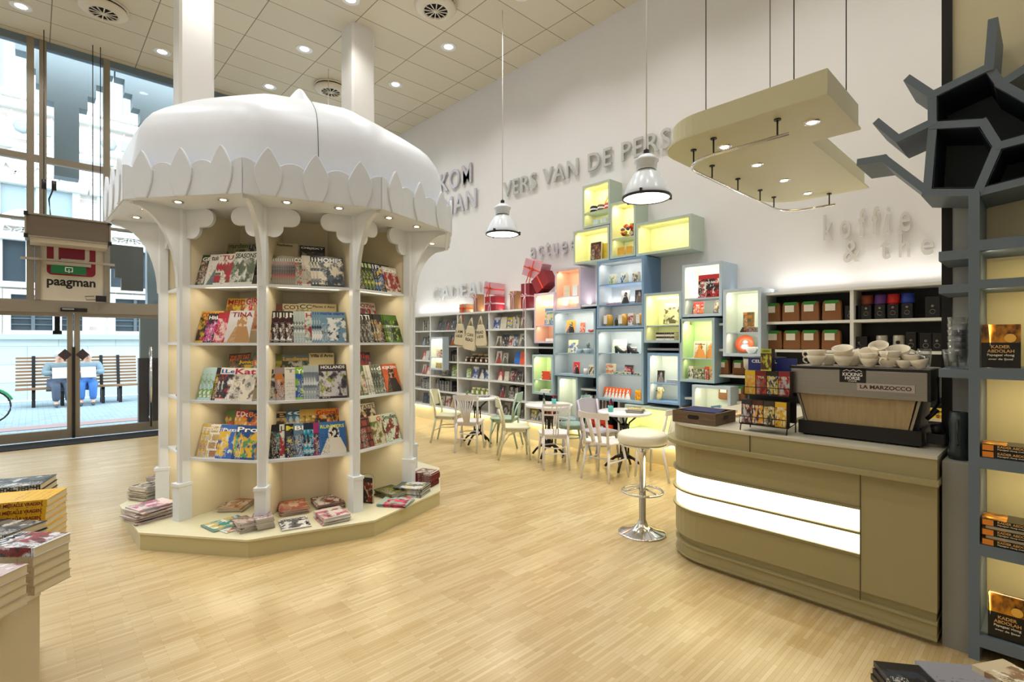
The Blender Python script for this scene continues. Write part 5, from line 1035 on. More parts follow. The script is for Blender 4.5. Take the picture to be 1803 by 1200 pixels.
def chair(x, y, face, kind, m, lab):
    """face: heading in degrees the sitter looks to; local +y is forward"""
    e = empty('cafe_chair', (x, y, 0), R(face-90), lab, 'chair')
    w = .2; mb = MB(); o = [(-.17, -.18), (-.2, .0), (-.2, .14), (-.15, .2), (.15, .2), (.2, .14), (.2, .0), (.17, -.18)]
    if kind in ('splat',): o = [(-.2, -.17), (-.23, .02), (-.2, .2), (.2, .2), (.23, .02), (.2, -.17)]
    mb.prism(o, .43, .455); mb.done('seat', m, e, bevel=.008)
    if kind != 'splat': mb = MB(); mb.prism([(p[0]*.86, p[1]*.86) for p in o], .385, .43); mb.done('apron', m, e)
    sp = .02 if kind != 'splat' else .05
    for s_ in (-1, 1):
        mb = MB(); mb.tube([(s_*.155, .155, .43), (s_*(.16+sp*.6), .165+sp*.5, .22), (s_*(.165+sp), .17+sp, .0)], [.018, .016, .012], 8); mb.done('leg', m, e)
        if kind == 'splat': P_ = [(s_*.15, -.13, .43), (s_*.19, -.2, 0)]
        else: P_ = [(s_*.155, -.165, .43), (s_*.16, -.18, .3), (s_*.165, -.25, 0)]
        mb = MB(); mb.tube(P_, [.019, .013] if len(P_) == 2 else [.019, .018, .014], 8); mb.done('leg', m, e)
        mb = MB(); top = .84 if kind != 'splat' else .80
        mb.tube([(s_*.16, -.165, .41), (s_*.165, -.18, .6), (s_*.175, -.24, top)], [.018, .016, .014], 8); mb.done('back_post', m, e)
    def curved(z0, z1, x0, dip=0, yb=-.235, th=.014, rise=0):
        f = MB(); N = 10; prev = None
        for i in range(N):
            a0, a1 = -x0+2*x0*i/N, -x0+2*x0*(i+1)/N
            g = lambda a: yb-.045*(1-(a/x0)**2)
            z1a, z1b = z1+rise*(1-(a0/x0)**2), z1+rise*(1-(a1/x0)**2)
            v = [f.bm.verts.new(p) for p in ((a0, g(a0), z0), (a1, g(a1), z0), (a1, g(a1)+th, z0), (a0, g(a0)+th, z0), (a0, g(a0)-.008, z1a), (a1, g(a1)-.008, z1b), (a1, g(a1)+th-.008, z1b), (a0, g(a0)+th-.008, z1a))]
            for q in ((0, 3, 2, 1), (4, 5, 6, 7), (0, 1, 5, 4), (2, 3, 7, 6)): f._f([v[k] for k in q])
            if i == 0: f._f([v[3], v[0], v[4], v[7]])
            if i == N-1: f._f([v[1], v[2], v[6], v[5]])
        return f
    if kind == 'solid': curved(.60, .82, .205, rise=.04).done('backrest', m, e)
    elif kind == 'fan':
        curved(.78, .85, .195, rise=.01).done('top_rail', m, e)
        for k in range(-3, 4): mb = MB(); mb.tube([(k*.012, -.18, .44), (k*.02, -.22, .58), (k*.042, -.265, .79)], [.008, .011, .009], 6); mb.done('spindle', m, e)
    elif kind == 'ladder':
        curved(.76, .79, .18).done('top_rail', m, e); curved(.70, .72, .17).done('lower_rail', m, e); curved(.815, .85, .18).done('crest_rail', m, e)
        for k in (-1, 0, 1):
            mb = MB(); mb.cyl((k*.055, -.245, .71), (k*.055, -.262, .82), .008); mb.cyl((k*.03, -.175, .44), (k*.03, -.25, .71), .007); mb.done('spindle', m, e)
    elif kind == 'splat':
        curved(.74, .82, .21, rise=-.01).done('top_rail', m, e)
        for s_ in (-1, 1): mb = MB(); mb.prism([(s_*.045-.022, .45), (s_*.045+.022, .45), (s_*.06+.03, .75), (s_*.06-.03, .75)], -.012, .008, Matrix.Translation((0, -.185, 0)) @ Matrix.Rotation(R(90), 4, 'X') @ Matrix.Rotation(R(0), 4, 'X')).done('splat', m, e) if 0 else (lambda q: q.tube([(s_*.045, -.15, .45), (s_*.05, -.2, .6), (s_*.06, -.255, .76)], [.024, .026, .03], 6).done('splat', m, e))(mb)
    elif kind == 'bent':
        curved(.72, .84, .15, rise=.015).done('top_rail', m, e)
        mb = MB(); mb.tube([(.15*math.cos(R(a)), -.185-.05*math.sin(R(a)), .46+.22*max(0, math.sin(R(a)))) for a in range(0, 181, 20)], .012, 8); mb.done('back_hoop', m, e)
    elif kind == 'curvedtop':
        curved(.78, .84, .22, rise=.01).done('top_rail', m, e)
        for k in range(-3, 4): mb = MB(); mb.tube([(k*.035, -.175, .44), (k*.042, -.27, .79)], .007, 6); mb.done('spindle', m, e)
    if kind in ('bent', 'solid', 'ladder', 'fan'):
        mb = MB()
        if kind == 'bent':
            for s_ in (-1, 1): mb.tube([(s_*.165, .165, .2), (s_*.12, .12, .34), (0, .1, .39)], .009, 6); mb.tube([(s_*.165, -.2, .2), (s_*.13, -.1, .34), (s_*.13, 0, .385)], .009, 6)
        else: mb.tube([(.15*math.cos(R(a)), .15*math.sin(R(a)), .26) for a in range(0, 360, 18)], .009, 6, True); mb.tube([(-.165, -.2, .2), (.165, -.2, .2)], .009, 6)
        mb.done('stretcher', m, e)
    if kind == 'splat':
        mb = MB(); 
        for s_ in (-1, 1): mb.tube([(s_*.18, -.165, .22), (s_*.195, .19, .22)], .011, 6)
        mb.tube([(-.19, .0, .22), (.19, .0, .22)], .011, 6); mb.done('stretcher', m, e)
    return e
table(5.24, 6.40, 'round white marble table farthest back by the bookcase'); table(5.39, 4.97, 'round white marble table in the middle of the cafe'); table(5.55, 3.80, 'round white marble table nearest the bar stool')
chair(4.98, 6.83, -55, 'solid', cy, 'cream chair with solid curved back, farthest left of the cafe')
chair(4.84, 6.10, 38, 'fan', cw_, 'white chair with fan spindle back in front of the farthest table')
chair(5.44, 5.96, 120, 'bent', cm_, 'mint green bentwood chair at the farthest table')
chair(5.00, 5.26, -38, 'bent', cy, 'cream green bentwood chair left of the middle table')
chair(5.03, 4.55, 50, 'ladder', cw_, 'white spindle chair seen from behind at the middle table')
chair(5.72, 4.84, 150, 'solid', ct, 'blue green chair with solid back right of the middle table')
chair(5.04, 3.75, 5, 'splat', cw_, 'white farmhouse chair with two broad back slats, nearest chair')
chair(5.57, 4.22, -100, 'solid', cl_, 'pale lilac chair with solid back behind the nearest table')
chair(5.56, 3.34, 92, 'curvedtop', cw_, 'white chair with curved top rail half behind the bar stool')
# things on the tables
tq = M('turquoise', '#5fb8b4', .4)
def table_set(x, y, lab):
    e = empty('cutlery_cup', (x, y, .751), 0, lab, 'cup'); mb = MB(); mb.lathe([(0, 0), (.03, 0), (.036, .08), (.03, .08), (.026, .01), (0, .01)], 16); mb.done('cup', tq, e)
    for i, (dx, dy, c_) in enumerate(((.01, .01, red), (-.012, .0, red), (0, -.015, darkgrey), (.015, -.008, red))): mb = MB(); mb.cyl((dx, dy, .02), (dx*2, dy*2, .12), .008); mb.lathe([(0, 0), (.012, .005), (.0, .03)], 8, (dx*2, dy*2, .11)); mb.done('utensil', c_, e)
table_set(5.42, 4.9, 'turquoise cup with red utensils on the middle table'); table_set(5.36, 3.88, 'turquoise cup with red utensils on the nearest table')
e = empty('pepper_mill', (5.35, 5.03, .751), 0, 'slim glass and dark pepper mill on the middle table', 'pepper mill'); mb = MB(); mb.lathe([(0, 0), (.018, 0), (.02, .05), (.01, .08), (0, .08)], 12); mb.done('base', M('mill_green', '#7c8c6c', .3), e); mb = MB(); mb.lathe([(0, .08), (.012, .08), (.014, .13), (.004, .16), (0, .16)], 12); mb.done('top', black, e)
e = empty('pepper_mill', (5.44, 3.93, .751), 0, 'slim dark pepper mill on the nearest table', 'pepper mill'); mb = MB(); mb.lathe([(0, 0), (.018, 0), (.02, .05), (.01, .08), (0, .08)], 12); mb.done('base', _m['mill_green'], e); mb = MB(); mb.lathe([(0, .08), (.012, .08), (.014, .13), (.004, .16), (0, .16)], 12); mb.done('top', black, e)
e = empty('small_plant', (5.05, 6.43, .751), 0, 'small potted succulent at the left of the farthest table', 'plant'); mb = MB(); mb.lathe([(0, 0), (.022, 0), (.03, .045), (0, .045)], 12); mb.done('pot', M('terracotta', '#c8683c', .7), e)
mb = MB()
for k in range(9): a = k*2.4; mb.tube([(0, 0, .04), (.012*math.cos(a), .012*math.sin(a), .07), (.03*math.cos(a), .03*math.sin(a), .09+.01*(k % 3))], [.006, .006, .002], 6)
mb.done('leaves', M('leaf_green', '#6c9c4c', .6), e)
pile(0, 0, 2, 30, .2, .27, .006, [C('#2c2c30', '#8c8c90', '#e0e0e0', 400), C('#e0dcd4', '#5c5c60', '#2c2c2c', 401)], 'open dark and white magazine', 'on the farthest table', z0=.751, anchor=Vector((5.30, 6.36, 0)), jr=14)
pile(0, 0, 2, -20, .2, .27, .006, [C('#e4e0dc', '#9c9ca0', '#5c5c60', 402)], 'pale magazine', 'left side of the farthest table', z0=.751, anchor=Vector((5.14, 6.52, 0)), jr=14)
pile(0, 0, 7, -62, .2, .27, .0065, [C('#3c3a34', '#c8b84c', '#e0dcd0', 403), C('#d8d0c0', '#4c4844', '#8c3c34', 404), C('#24242c', '#6c6c74', '#c8c8cc', 405)], 'dog eared reading magazine', 'on the nearest cafe table', z0=.751, anchor=Vector((5.58, 3.66, 0)), jr=9, jit=.01)
# things standing on the floor level behind the chairs
for i in range(2):
    y = 4.62-.2*i; e = empty('toy_tractor', (5.98, y, .33), R(-90), 'red toy tractor on the lowest shelf, %s of the pair' % ('left', 'right')[i], 'toy', 'red toy tractors'); mb = MB(); mb.cyl((-.06, 0, .07), (-.06, .06, .07), .06, seg=18); mb.cyl((.07, 0, .04), (.07, .05, .04), .035, seg=14); mb.done('wheel', red, e)
    mb = MB(); mb.cyl((-.06, -.003, .07), (-.06, 0, .07), .03); mb.cyl((-.06, -.005, .07), (-.06, -.003, .07), .012); mb.done('hub', CREAMINK, e); mb = MB(); mb.box(-.1, .1, .005, .05, .06, .12); mb.box(-.09, -.02, .005, .05, .12, .19); mb.done('body', ora, e)
# ============================================================ BAR STOOL
e = empty('bar_stool', (3.83, 2.44, 0), 0, 'round bar stool with white padded seat and chrome column by the counter', 'stool')
mb = MB(); mb.lathe([(0, .775), (.19, .775), (.205, .785), (.21, .81), (.207, .845), (.19, .865), (.1, .872), (0, .873)], 40); mb.done('seat', M('white_leather', '#ece6d2', .45), e)
mb = MB(); mb.lathe([(0, .757), (.19, .757), (.2, .765), (.2, .775), (0, .775)], 40); mb.done('seat_ring', chrome, e)
mb = MB(); mb.lathe([(.1, .757), (.06, .72), (.035, .69), (.027, .6), (.027, .42), (.03, .41), (.03, .12), (.05, .07), (.1, .035), (.19, .012), (.205, .006), (.205, 0), (0, 0)], 40); mb.done('column_base', chrome, e)
mb = MB(); mb.tube([(.17*math.cos(R(a)), .17*math.sin(R(a)), .36) for a in range(0, 360, 12)], .011, 8, True)
for a in (20, 140, 260): mb.tube([(.02*math.cos(R(a)), .02*math.sin(R(a)), .39), (.17*math.cos(R(a)), .17*math.sin(R(a)), .36)], .008, 6)
mb.done('footrest', chrome, e)
# ============================================================ PENDANT LAMPS
enam = M('white_enamel', '#dfe6ee', .25)
def pendant(x, y, z, lab, s=1.0):
    e = empty('pendant_lamp', (x, y, z), 0, lab, 'lamp', 'industrial pendant lamps')
    mb = MB(); mb.lathe([(.235*s, 0), (.24*s, .012), (.225*s, .06), (.19*s, .15), (.14*s, .23), (.105*s, .27), (.1*s, .275), (.135*s, .24), (.18*s, .15), (.215*s, .06), (.23*s, .01)], 40); mb.done('bell_shade', enam, e)
    mb = MB(); mb.lathe([(0, .27), (.085*s, .27), (.085*s, .285), (.105*s, .29), (.11*s, .37), (.125*s, .375), (.125*s, .395), (.09*s, .42), (.06*s, .445), (0, .45)], 30); mb.done('housing', enam, e)
    mb = MB(); mb.lathe([(.095*s, .27), (.098*s, .28), (.09*s, .292)], 24); mb.done('dark_collar', darkgrey, e)
    mb = MB(); mb.lathe([(.234*s, -.012), (.25*s, -.012), (.252*s, .012), (.24*s, .014)], 40); mb.done('rim_ring', darkgrey, e)
    mb = MB(); mb.lathe([(0, -.02), (.15*s, -.014), (.236*s, -.004), (.236*s, .0), (0, -.01)], 32); mb.done('glass_cover', M('lamp_glass', '#fff8ea', .3, emit=5, ec='#fff0d0'), e)
    for k in range(3):
        a = R(200+120*k); mb = MB(); mb.box(.235*s, .268*s, -.012, .012, -.015, .035, Matrix.Rotation(a, 4, 'Z')); mb.done('clip', darkgrey, e)
    mb = MB(); mb.tube([(0, 0, .445), (-.015, 0, .49), (0, 0, .53), (.015, 0, .49), (0, 0, .45)], .007, 6); mb.box(-.02, .02, -.02, .02, .44, .5); mb.done('hook', darkgrey, e)
    mb = MB(); mb.cyl((0, 0, .5), (0, 0, CEIL-z), .006, seg=6); mb.done('cable', M('cable_white', '#d8d4cc', .5), e)
    light('pendant_bulb', 'SPOT', (x, y, z-.03), 90, (1, .93, .78), .12, spot=140, blend=.8)
pendant(5.1, 5.64, 3.24, 'white bell shaped pendant lamp, smaller looking, left of the lit boxes'); pendant(4.69, 2.94, 3.15, 'white bell shaped pendant lamp before the highest green boxes'); pendant(3.9, 9.0, 3.3, 'third white pendant lamp, hidden behind the kiosk but for its cable')
# ============================================================ HANGING CANOPY OVER THE BAR
cn = M('canopy_beige', '#c9c49f', .45)
def outline(x0, xb, xe, y0, yi, y1, r, r2=.0, g=0.0, k=10):
    """L shaped plan: front arm x0..xb, y0..y1; rear arm yi..y1 out to xe; rounded at (x0,y1) and (xe,y1)"""
    x0 -= g; y1 += g; y0 -= g*.25; xe += g
    o = [(x0, y0)]
    o += [(x0+r-r*math.cos(R(a)), y1-r+r*math.sin(R(a))) for a in [90*i/k for i in range(k+1)]]
    if r2: o += [(xe-r2+r2*math.sin(R(a)), y1-r2+r2*math.cos(R(a))) for a in [90*i/k for i in range(k+1)]]
    else: o += [(xe, y1)]
    o += [(xe, yi-g), (xb+g, yi-g), (xb+g, y0)]
    return o
cz = 3.10
e = empty('bar_canopy', (0, 0, cz), 0, 'beige L shaped lamp canopy hanging on wires over the bar', 'lamp')
mb = MB(); mb.prism(outline(3.40, 4.15, 5.8, .92, 1.22, 2.10, .34, .35, -.03), .015, .165); mb.done('box', cn, e)
mb = MB(); mb.prism(outline(3.40, 4.15, 5.8, .92, 1.22, 2.10, .34, .35), 0, .015); mb.done('base_board', cn, e)
sp_ = [on_z(px, py, cz) for px, py in ((1430, 215), (1276, 258), (1333, 290), (1381, 317), (1422, 340))]
for p in sp_:
    mb = MB(); mb.lathe([(0, -.003), (.032, -.003), (.036, -.006), (.05, -.006), (.052, 0)], 20, (p.x, p.y, 0)); f_ = mb.done('spot_ring', chrome, e); mb = MB(); mb.lathe([(0, -.006), (.03, -.005), (.03, -.003)], 16, (p.x, p.y, 0)); mb.done('spot_lens', lampm, f_)
    light('canopy_spot', 'SPOT', (p.x, p.y, cz-.02), 9, (1, .93, .8), .03, spot=110, blend=1)
rz_ = -.115
path = [(3.555, 1.18)]+[(3.555+.27-.27*math.cos(R(a)), 1.95-.27+.27*math.sin(R(a))) for a in range(0, 91, 15)]+[(5.45+.27*math.sin(R(a)), 1.95-.27+.27*math.cos(R(a))) for a in range(0, 91, 15)]+[(5.72, 1.48)]
mb = MB(); mb.tube([(x, y, rz_) for x, y in path], .011, 8); mb.done('rail', chrome, e)
for x, y in ((3.555, 1.25), (3.555, 1.68), (3.66, 1.885), (4.1, 1.95), (4.6, 1.95), (5.1, 1.95), (5.45, 1.95), (5.715, 1.53)):
    mb = MB(); mb.cyl((x, y, rz_), (x, y, 0), .006, seg=8); mb.cyl((x, y, -.008), (x, y, 0), .022, seg=12); mb.done('rail_hanger', darkgrey, e)
for px, x_, y_ in ((1243, 3.62, None), (1398, 3.62, None), (1356, 4.9, None), (1490, 4.05, None)):
    u = (px-901.5)/900; y_ = x_*(.7293-.6845*u)/(.6845+.729*u); y_ = min(max(y_, .96), 2.0)
    mb = MB(); mb.cyl((x_, y_, .165), (x_, y_, CEIL-cz), .0035, seg=6); mb.done('hanging_wire', darkgrey, e)
# ============================================================ BAR COUNTER
co = M('counter_olive', '#a0956b', .4); cot = M('counter_top', '#cbc6b2', .3); led = M('counter_led', '#fff4d0', .4, emit=3.0, ec='#fff0c2'); dkr = M('seam_brown', '#4a4530', .6)
e = empty('bar_counter', (0, 0, 0), 0, 'olive beige bar counter with rounded end and two glowing bands', 'counter')
def OL(g): return outline(3.55, 4.22, 5.2, .44, 1.45, 2.12, .36, 0, g)
for nm, z0, z1, g, m_ in (('toe_kick', 0, .03, -.035, co), ('base_step', .03, .045, .0, co), ('base_step', .045, .115, -.01, co), ('base_step', .115, .13, .0, co), ('base_step', .13, .182, -.025, co), ('front_panel', .182, .385, .0, co), ('front_panel', .675, .868, 0, co),
                          ('ledge', .872, .90, .045, co), ('top_fascia', .90, 1.012, .005, co), ('worktop', 1.012, 1.03, .012, cot)):
    mb = MB(); mb.prism(OL(g), z0, z1); mb.done(nm, m_, e)
mb = MB(); mb.prism(OL(-.012), .385, .675); mb.done('band_core', co, e)
def clipo(o, y, keep):    # clip outline polygon to y > value or y < value
    r_ = []
    for i in range(len(o)):
        a, b = o[i], o[(i+1) % len(o)]; ia = (a[1] > y) == keep; ib = (b[1] > y) == keep
        if ia: r_.append(a)
        if ia != ib: t = (y-a[1])/(b[1]-a[1]); r_.append((a[0]+(b[0]-a[0])*t, y))
    return r_
YS_ = .79
for z0, z1 in ((.398, .515), (.53, .66)):
    mb = MB(); mb.prism(clipo(OL(-.004), YS_, True), z0, z1); mb.done('glowing_band', led, e)
for z in (.385, .515, .66): mb = MB(); mb.prism(clipo(OL(.014), YS_, True), z, z+.014); mb.done('band_rail', M('rail_olive', '#8c8560', .4), e)
mb = MB(); mb.prism(clipo(OL(0), YS_, False), .385, .675); mb.done('end_panel', co, e)
mb = MB(); mb.box(3.546, 3.55, YS_-.002, YS_+.002, .185, .868); mb.box(3.543, 3.55, YS_-.002, YS_+.002, .13, .182); mb.box(3.54, 3.546, 1.42, 1.424, .9, 1.012); mb.done('panel_seam', dkr, e)
# things on the counter ----------------------------------------
CT = 1.0305
e = empty('wooden_crate', (3.775, 1.86, CT), R(0), 'weathered wooden crate filled with dark blue napkins on the bar', 'crate')
wo = NB('weathered_wood', .8); P = wo.mapping(wo.tc.outputs['Object'], (3, 3, 50)); wo_m = wo.color(wo.mix(wo.noise(P, 3), lin('#8c7458'), lin('#4a3a2c')))
mb = MB(); w, d, h = .17, .17, .09
mb.box(-w, -w+.014, -d, d, 0, h); mb.done('long_side', wo_m, e)
mb = MB(); mb.box(w-.014, w, -d, d, 0, h); mb.done('long_side', wo_m, e); mb = MB(); mb.box(-w+.014, w-.014, -d+.014, d-.014, 0, .012); mb.done('bottom', wo_m, e)
for s_ in (-1, 1): mb = MB(); mb.box(-w+.014, w-.014, min(s_*d, s_*(d-.014)), max(s_*d, s_*(d-.014)), 0, h); mb.done('end_side', wo_m, e)
mb = MB(); mb.prism(rrect(-.045, .045, .035, .065, .014), w-.0005-.34, w+.0015-.34, Matrix.Identity(4) @ Matrix(((0, 0, 1, 0), (1, 0, 0, 0), (0, 1, 0, 0), (0, 0, 0, 1)))); mb.done('hand_hole', black, e); mb = MB(); mb.prism(rrect(-.04, .04, .035, .065, .014), d-.001, d+.001, upr(0)); mb.done('hand_hole', black, e)
for i in range(6):
    mb = MB(); mb.prism([(-.13, -.13), (.13, -.135), (.135, .12), (-.12, .13)], 0, .012, Matrix.Rotation(R(4*i-9), 4, 'Z') @ Matrix.Rotation(R(1.5*(i % 2)), 4, 'X')); o = mb.done('napkin', M('napkin_blue', '#262c5a', .9), loc=(3.775, 1.86, CT+.0135+.0135*i)); tag(o, 'dark blue napkin in the wooden crate, %s from bottom' % ORD[i+1], 'napkin', 'dark blue napkins')
# tea rack
e = empty('tea_rack', (3.60, 1.36, CT), R(-90), 'black wire tea rack with two rows of four tea boxes', 'rack')
mb = MB()
for x in (-.15, .15):
    mb.tube([(x, .0, 0), (x, .01, .04), (x, .17, .06), (x, .19, .46)], .004, 6); mb.tube([(x, .17, 0), (x, .17, .06)], .004, 6)
for z, y in ((.10, -.01), (.30, .05)): mb.tube([(-.15, y+.09, z-.05), (-.15, y, z-.05), (-.15, y, z), (.15, y, z), (.15, y, z-.05), (.15, y+.09, z-.05)], .003, 6); mb.box(-.15, .15, y, y+.09, z-.055, z-.052)
mb.box(-.155, .155, .17, .175, .06, .40); mb.done('wire_frame', black, e)
mb = MB(); mb.box(-.16, .16, .16, .168, .36, .50); mb.done('sign_board', M('rack_blue', '#20307c', .4), e)
lettering('CELESTIAL', .17, .022, WHITEINK, e, (-.05, .159, .465), bold=.02)
teac = [[('#2c2a30', '#c8d0d4', '#c85030'), ('#4c2420', '#e0a030', '#e8e4d8'), ('#3c3828', '#c8b060', '#e4e0d4'), ('#e0b428', '#e8dcb0', '#b05c28')], [('#e0bc30', '#e8983c', '#c8d890'), ('#7c1c28', '#b83c34', '#4c6c3c'), ('#24261c', '#c8b84c', '#e4e4dc'), ('#8c1c28', '#b0b4b8', '#c85c3c')]]
tn = [['black and white', 'orange and brown', 'dark olive', 'yellow gold'], ['yellow lemon', 'dark red berry', 'black and yellow', 'crimson']]
for r_, (z, y) in enumerate(((.05, .0), (.25, .06))):
    for k in range(4):
        q = Matrix.Rotation(R(-90), 4, 'Z') @ Vector((-.111+.074*k, y+.075, z)); put_book('tea_box', .07, .165, .065, cover_mat(*teac[r_][k], 410+r_*4+k), (3.60+q.x, 1.36+q.y, CT+z-.001), R(-90), 0, 0, '%s tea box, %s from left in the %s row of the rack' % (tn[r_][k], ORD[k+1], ('lower', 'upper')[r_]), 'tea box', 'tea boxes in the rack', title='TEA', tcol='#e8dcc0', th=.09, tw=.6, tz=.68, pages=M('tea_dark', '#2a2420', .5), soft=True)
put_book('tea_box', .07, .15, .065, cover_mat('#b8c03c', '#4c3420', '#8c4c2c', 420), (3.71, 1.355, CT+.416), R(-90), 0, 0, 'lime green tea box on top of the rack', 'tea box', None, title='GREEN', tcol='#3c4818', th=.09, tw=.7, tz=.85, pages=M('tea_dark', '#2a2420', .5), soft=True)
# black bin behind the rack
e = empty('storage_bin', (4.0, 1.50, CT), 0, 'black bin with clear white rim behind the tea rack', 'bin'); mb = MB(); mb.lathe([(0, 0), (.10, 0), (.125, .42), (0, .42)], 24); mb.done('bin_body', black, e); mb = MB(); mb.lathe([(.125, .40), (.14, .42), (.145, .49), (.13, .49), (.12, .43)], 24); mb.done('clear_rim', M('rim_pale', '#b8b4a4', .3), e); mb = MB(); mb.lathe([(0, .505), (.148, .5), (.148, .49), (0, .49)], 24); mb.done('lid', black, e)
mb = MB(); mb.box(-.16, .16, -.14, .14, 0, .02); o = mb.done('bread_board', M('board_wood', '#d9b98a', .6, noise=12), loc=(4.22, 1.92, CT)); tag(o, 'light wooden board lying behind the crate and tea rack', 'board')
mb = MB(); mb.prism([(-.12, -.1), (.13, -.09), (.12, .1), (-.1, .11)], 0, .022); o = mb.done('paper_sheet', M('sheet_cream', '#eadfc6', .7), loc=(4.2, 1.93, CT+.0205)); tag(o, 'cream paper pad on the wooden board', 'paper')
# espresso machine ---------------------------------------------
MX = 3.74; e = empty('espresso_machine', (MX, .868, CT), R(-90), 'large steel espresso machine with wooden rear panel on the bar', 'coffee machine')
hwm = .365
ss = NB('rear_steel', .3); ss.b.inputs['Metallic'].default_value = .9; stl = ss.color(ss.mix(ss.noise(ss.mapping(ss.tc.outputs['Object'], (.6, 1, 60)), 4), lin('#a39f98'), lin('#8b8781')))
mb = MB(); mb.box(-hwm, hwm, .0, .42, .27, .44); mb.done('upper_body', stl, e, bevel=.006)
mb = MB(); mb.box(-hwm-.004, hwm+.012, -.004, .43, .44, .452); mb.box(hwm, hwm+.012, -.004, .43, .27, .44); mb.done('dark_edge', black, e)
wp = NB('pale_wood_panel', .4); wpm = wp.color(wp.mix(wp.noise(wp.mapping(wp.tc.outputs['Object'], (22, 1, 2.2)), 2.5, 0, 5), lin('#b9a47a'), lin('#8f774e')))
Tm = Matrix.Translation((0, .05, 0)) @ UP
mb = MB(); mb.prism([(-hwm+.055, .27), (hwm-.06, .27), (hwm-.095, .095), (-hwm+.10, .095)], 0, .03, Tm); mb.done('wood_panel', wpm, e)
for s_ in (-1, 1):
    a, b = (-hwm+.035, -hwm+.082) if s_ < 0 else (hwm-.035, hwm-.075); c_, d_ = (.016, .012)
    mb = MB(); mb.prism([(a, .27), (a-s_*.014, .27), (b-s_*.014, .095), (b, .095)], -.002, .032, Tm); mb.done('panel_trim', alu, e)
mb = MB(); mb.prism([(-hwm+.03, .27), (hwm-.03, .27), (hwm-.05, .08), (-hwm+.07, .08)], -.30, .0, Tm); mb.done('lower_body', black, e)
mb = MB(); mb.box(-hwm+.05, hwm-.03, .0, .42, .01, .095); mb.done('drip_base', black, e)
for x in (-.28, .3): mb = MB(); mb.cyl((x, .05, 0), (x, .05, .012), .02); mb.done('foot', darkgrey, e)
mb = MB(); mb.box(-.075, .065, -.004, .0, .36, .445); sb = mb.done('badge_board', black, e)
lettering('KICKING', .105, .022, WHITEINK, sb, (-.005, -.0045, .40), bold=.01); lettering('HORSE', .08, .02, WHITEINK, sb, (-.005, -.0045, .377), bold=.01); lettering('CAFE', .045, .007, CREAMINK, sb, (-.005, -.0045, .366), bold=.02)
mb = MB(); mb.tube([(-.055, -.005, .43), (-.035, -.005, .44), (-.02, -.005, .43), (0, -.005, .441), (.015, -.005, .43), (.03, -.005, .438), (.045, -.005, .43)], .0018, 5); mb.done('mountain_mark', WHITEINK, sb)
mb = MB(); mb.box(.02, .305, -.006, .0, .315, .36); nb_ = mb.done('name_plate', M('plate_silver', '#b9b4ae', .35, .4), e)
lettering('LA MARZOCCO', .255, .024, M('plate_red', '#4a0f18', .4), nb_, (.163, -.0065, .326), bold=.03)
mb = MB(); mb.tube([(hwm+.03, .1, .42), (hwm+.035, .1, .26), (hwm+.0, .1, .2)], .008, 8); mb.cyl((hwm-.02, .1, .16), (hwm+.03, .1, .22), .012); mb.done('steam_lever', darkgrey, e)
mb = MB(); mb.cyl((hwm, .12, .1), (hwm+.05, .12, .11), .03); mb.box(hwm-.02, hwm+.06, .08, .16, .02, .08); mb.done('group_handle', darkgrey, e)
mb = MB(); mb.box(-.36, .37, .012, .4, .4525, .456); mb.done('cup_tray', steel, e)
tz_ = CT+.457; por = M('porcelain', '#e9dfc8', .25)
def cupat(px, X, z, s, lab, rot=(0, 0, 0), hr=R(-90), h=True):
    q = on_x(px, 600, X); return cup((X, q.y, z), s, lab, por, rot, 'cups on the espresso machine', h, hr)
cupat(1437, 3.82, tz_, 1.05, 'lower cream cup at the far left of the machine top', hr=R(90)); cupat(1437, 3.82, tz_+.035, 1.1, 'upper cream cup at the far left of the machine top', hr=R(90))
cupat(1486, 3.82, tz_, 1.05, 'lowest cream cup of the second stack', h=False); cupat(1486, 3.82, tz_+.028, 1.05, 'middle cream cup of the second stack', h=False); cupat(1485, 3.83, tz_+.055, 1.1, 'tilted top cup of the second stack', rot=(0, R(-22), 0), h=False)
cupat(1458, 3.95, tz_, 1.2, 'cream cup behind between the first stacks', h=False); cupat(1508, 3.97, tz_, 1.4, 'tilted cup behind the second stack', rot=(R(-35), 0, 0), h=False)
cupat(1530, 3.80, tz_, .85, 'lower small cream cup in front', h=False); cupat(1530, 3.80, tz_+.03, .9, 'upper small cream cup in front', h=False)
cupat(1531, 3.93, tz_, 1.1, 'cream cup behind the small front cups', h=False); cupat(1531, 3.93, tz_+.045, 1.0, 'tilted cream cup in the middle row', rot=(0, R(-30), 0), h=False); cupat(1549, 3.97, tz_+.085, 1.0, 'highest tilted cup of the whole heap', rot=(0, R(-35), 0), h=False); cupat(1549, 4.0, tz_+.03, 1.1, 'cream cup under the highest one', h=False)
cupat(1566, 3.82, tz_, 1.0, 'lower cream cup right of the small cups', hr=R(150)); cupat(1567, 3.82, tz_+.035, 1.05, 'upper cream cup right of the small cups', hr=R(180))
cupat(1583, 3.95, tz_+.05, 1.15, 'tilted cup in the back row at right', rot=(0, R(-25), 0)); cupat(1583, 3.97, tz_, 1.1, 'cream cup under the right tilted cup')
cupat(1592, 3.80, tz_, .75, 'small espresso cup with dark handle', hr=R(90)); cupat(1603, 3.87, tz_+.02, .95, 'cream cup with dark square print'); cupat(1622, 3.80, tz_, .85, 'tilted espresso cup at the far right', rot=(R(-12), 0, 0), hr=R(90))
gl = bpy.data.materials.new('clear_glass'); gl.use_nodes = True; nt = gl.node_tree; nt.nodes.remove(nt.nodes['Principled BSDF'])
a = nt.nodes.new('ShaderNodeBsdfTransparent'); b = nt.nodes.new('ShaderNodeBsdfGlossy'); c = nt.nodes.new('ShaderNodeMixShader'); f = nt.nodes.new('ShaderNodeLayerWeight'); f.inputs[0].default_value = .2
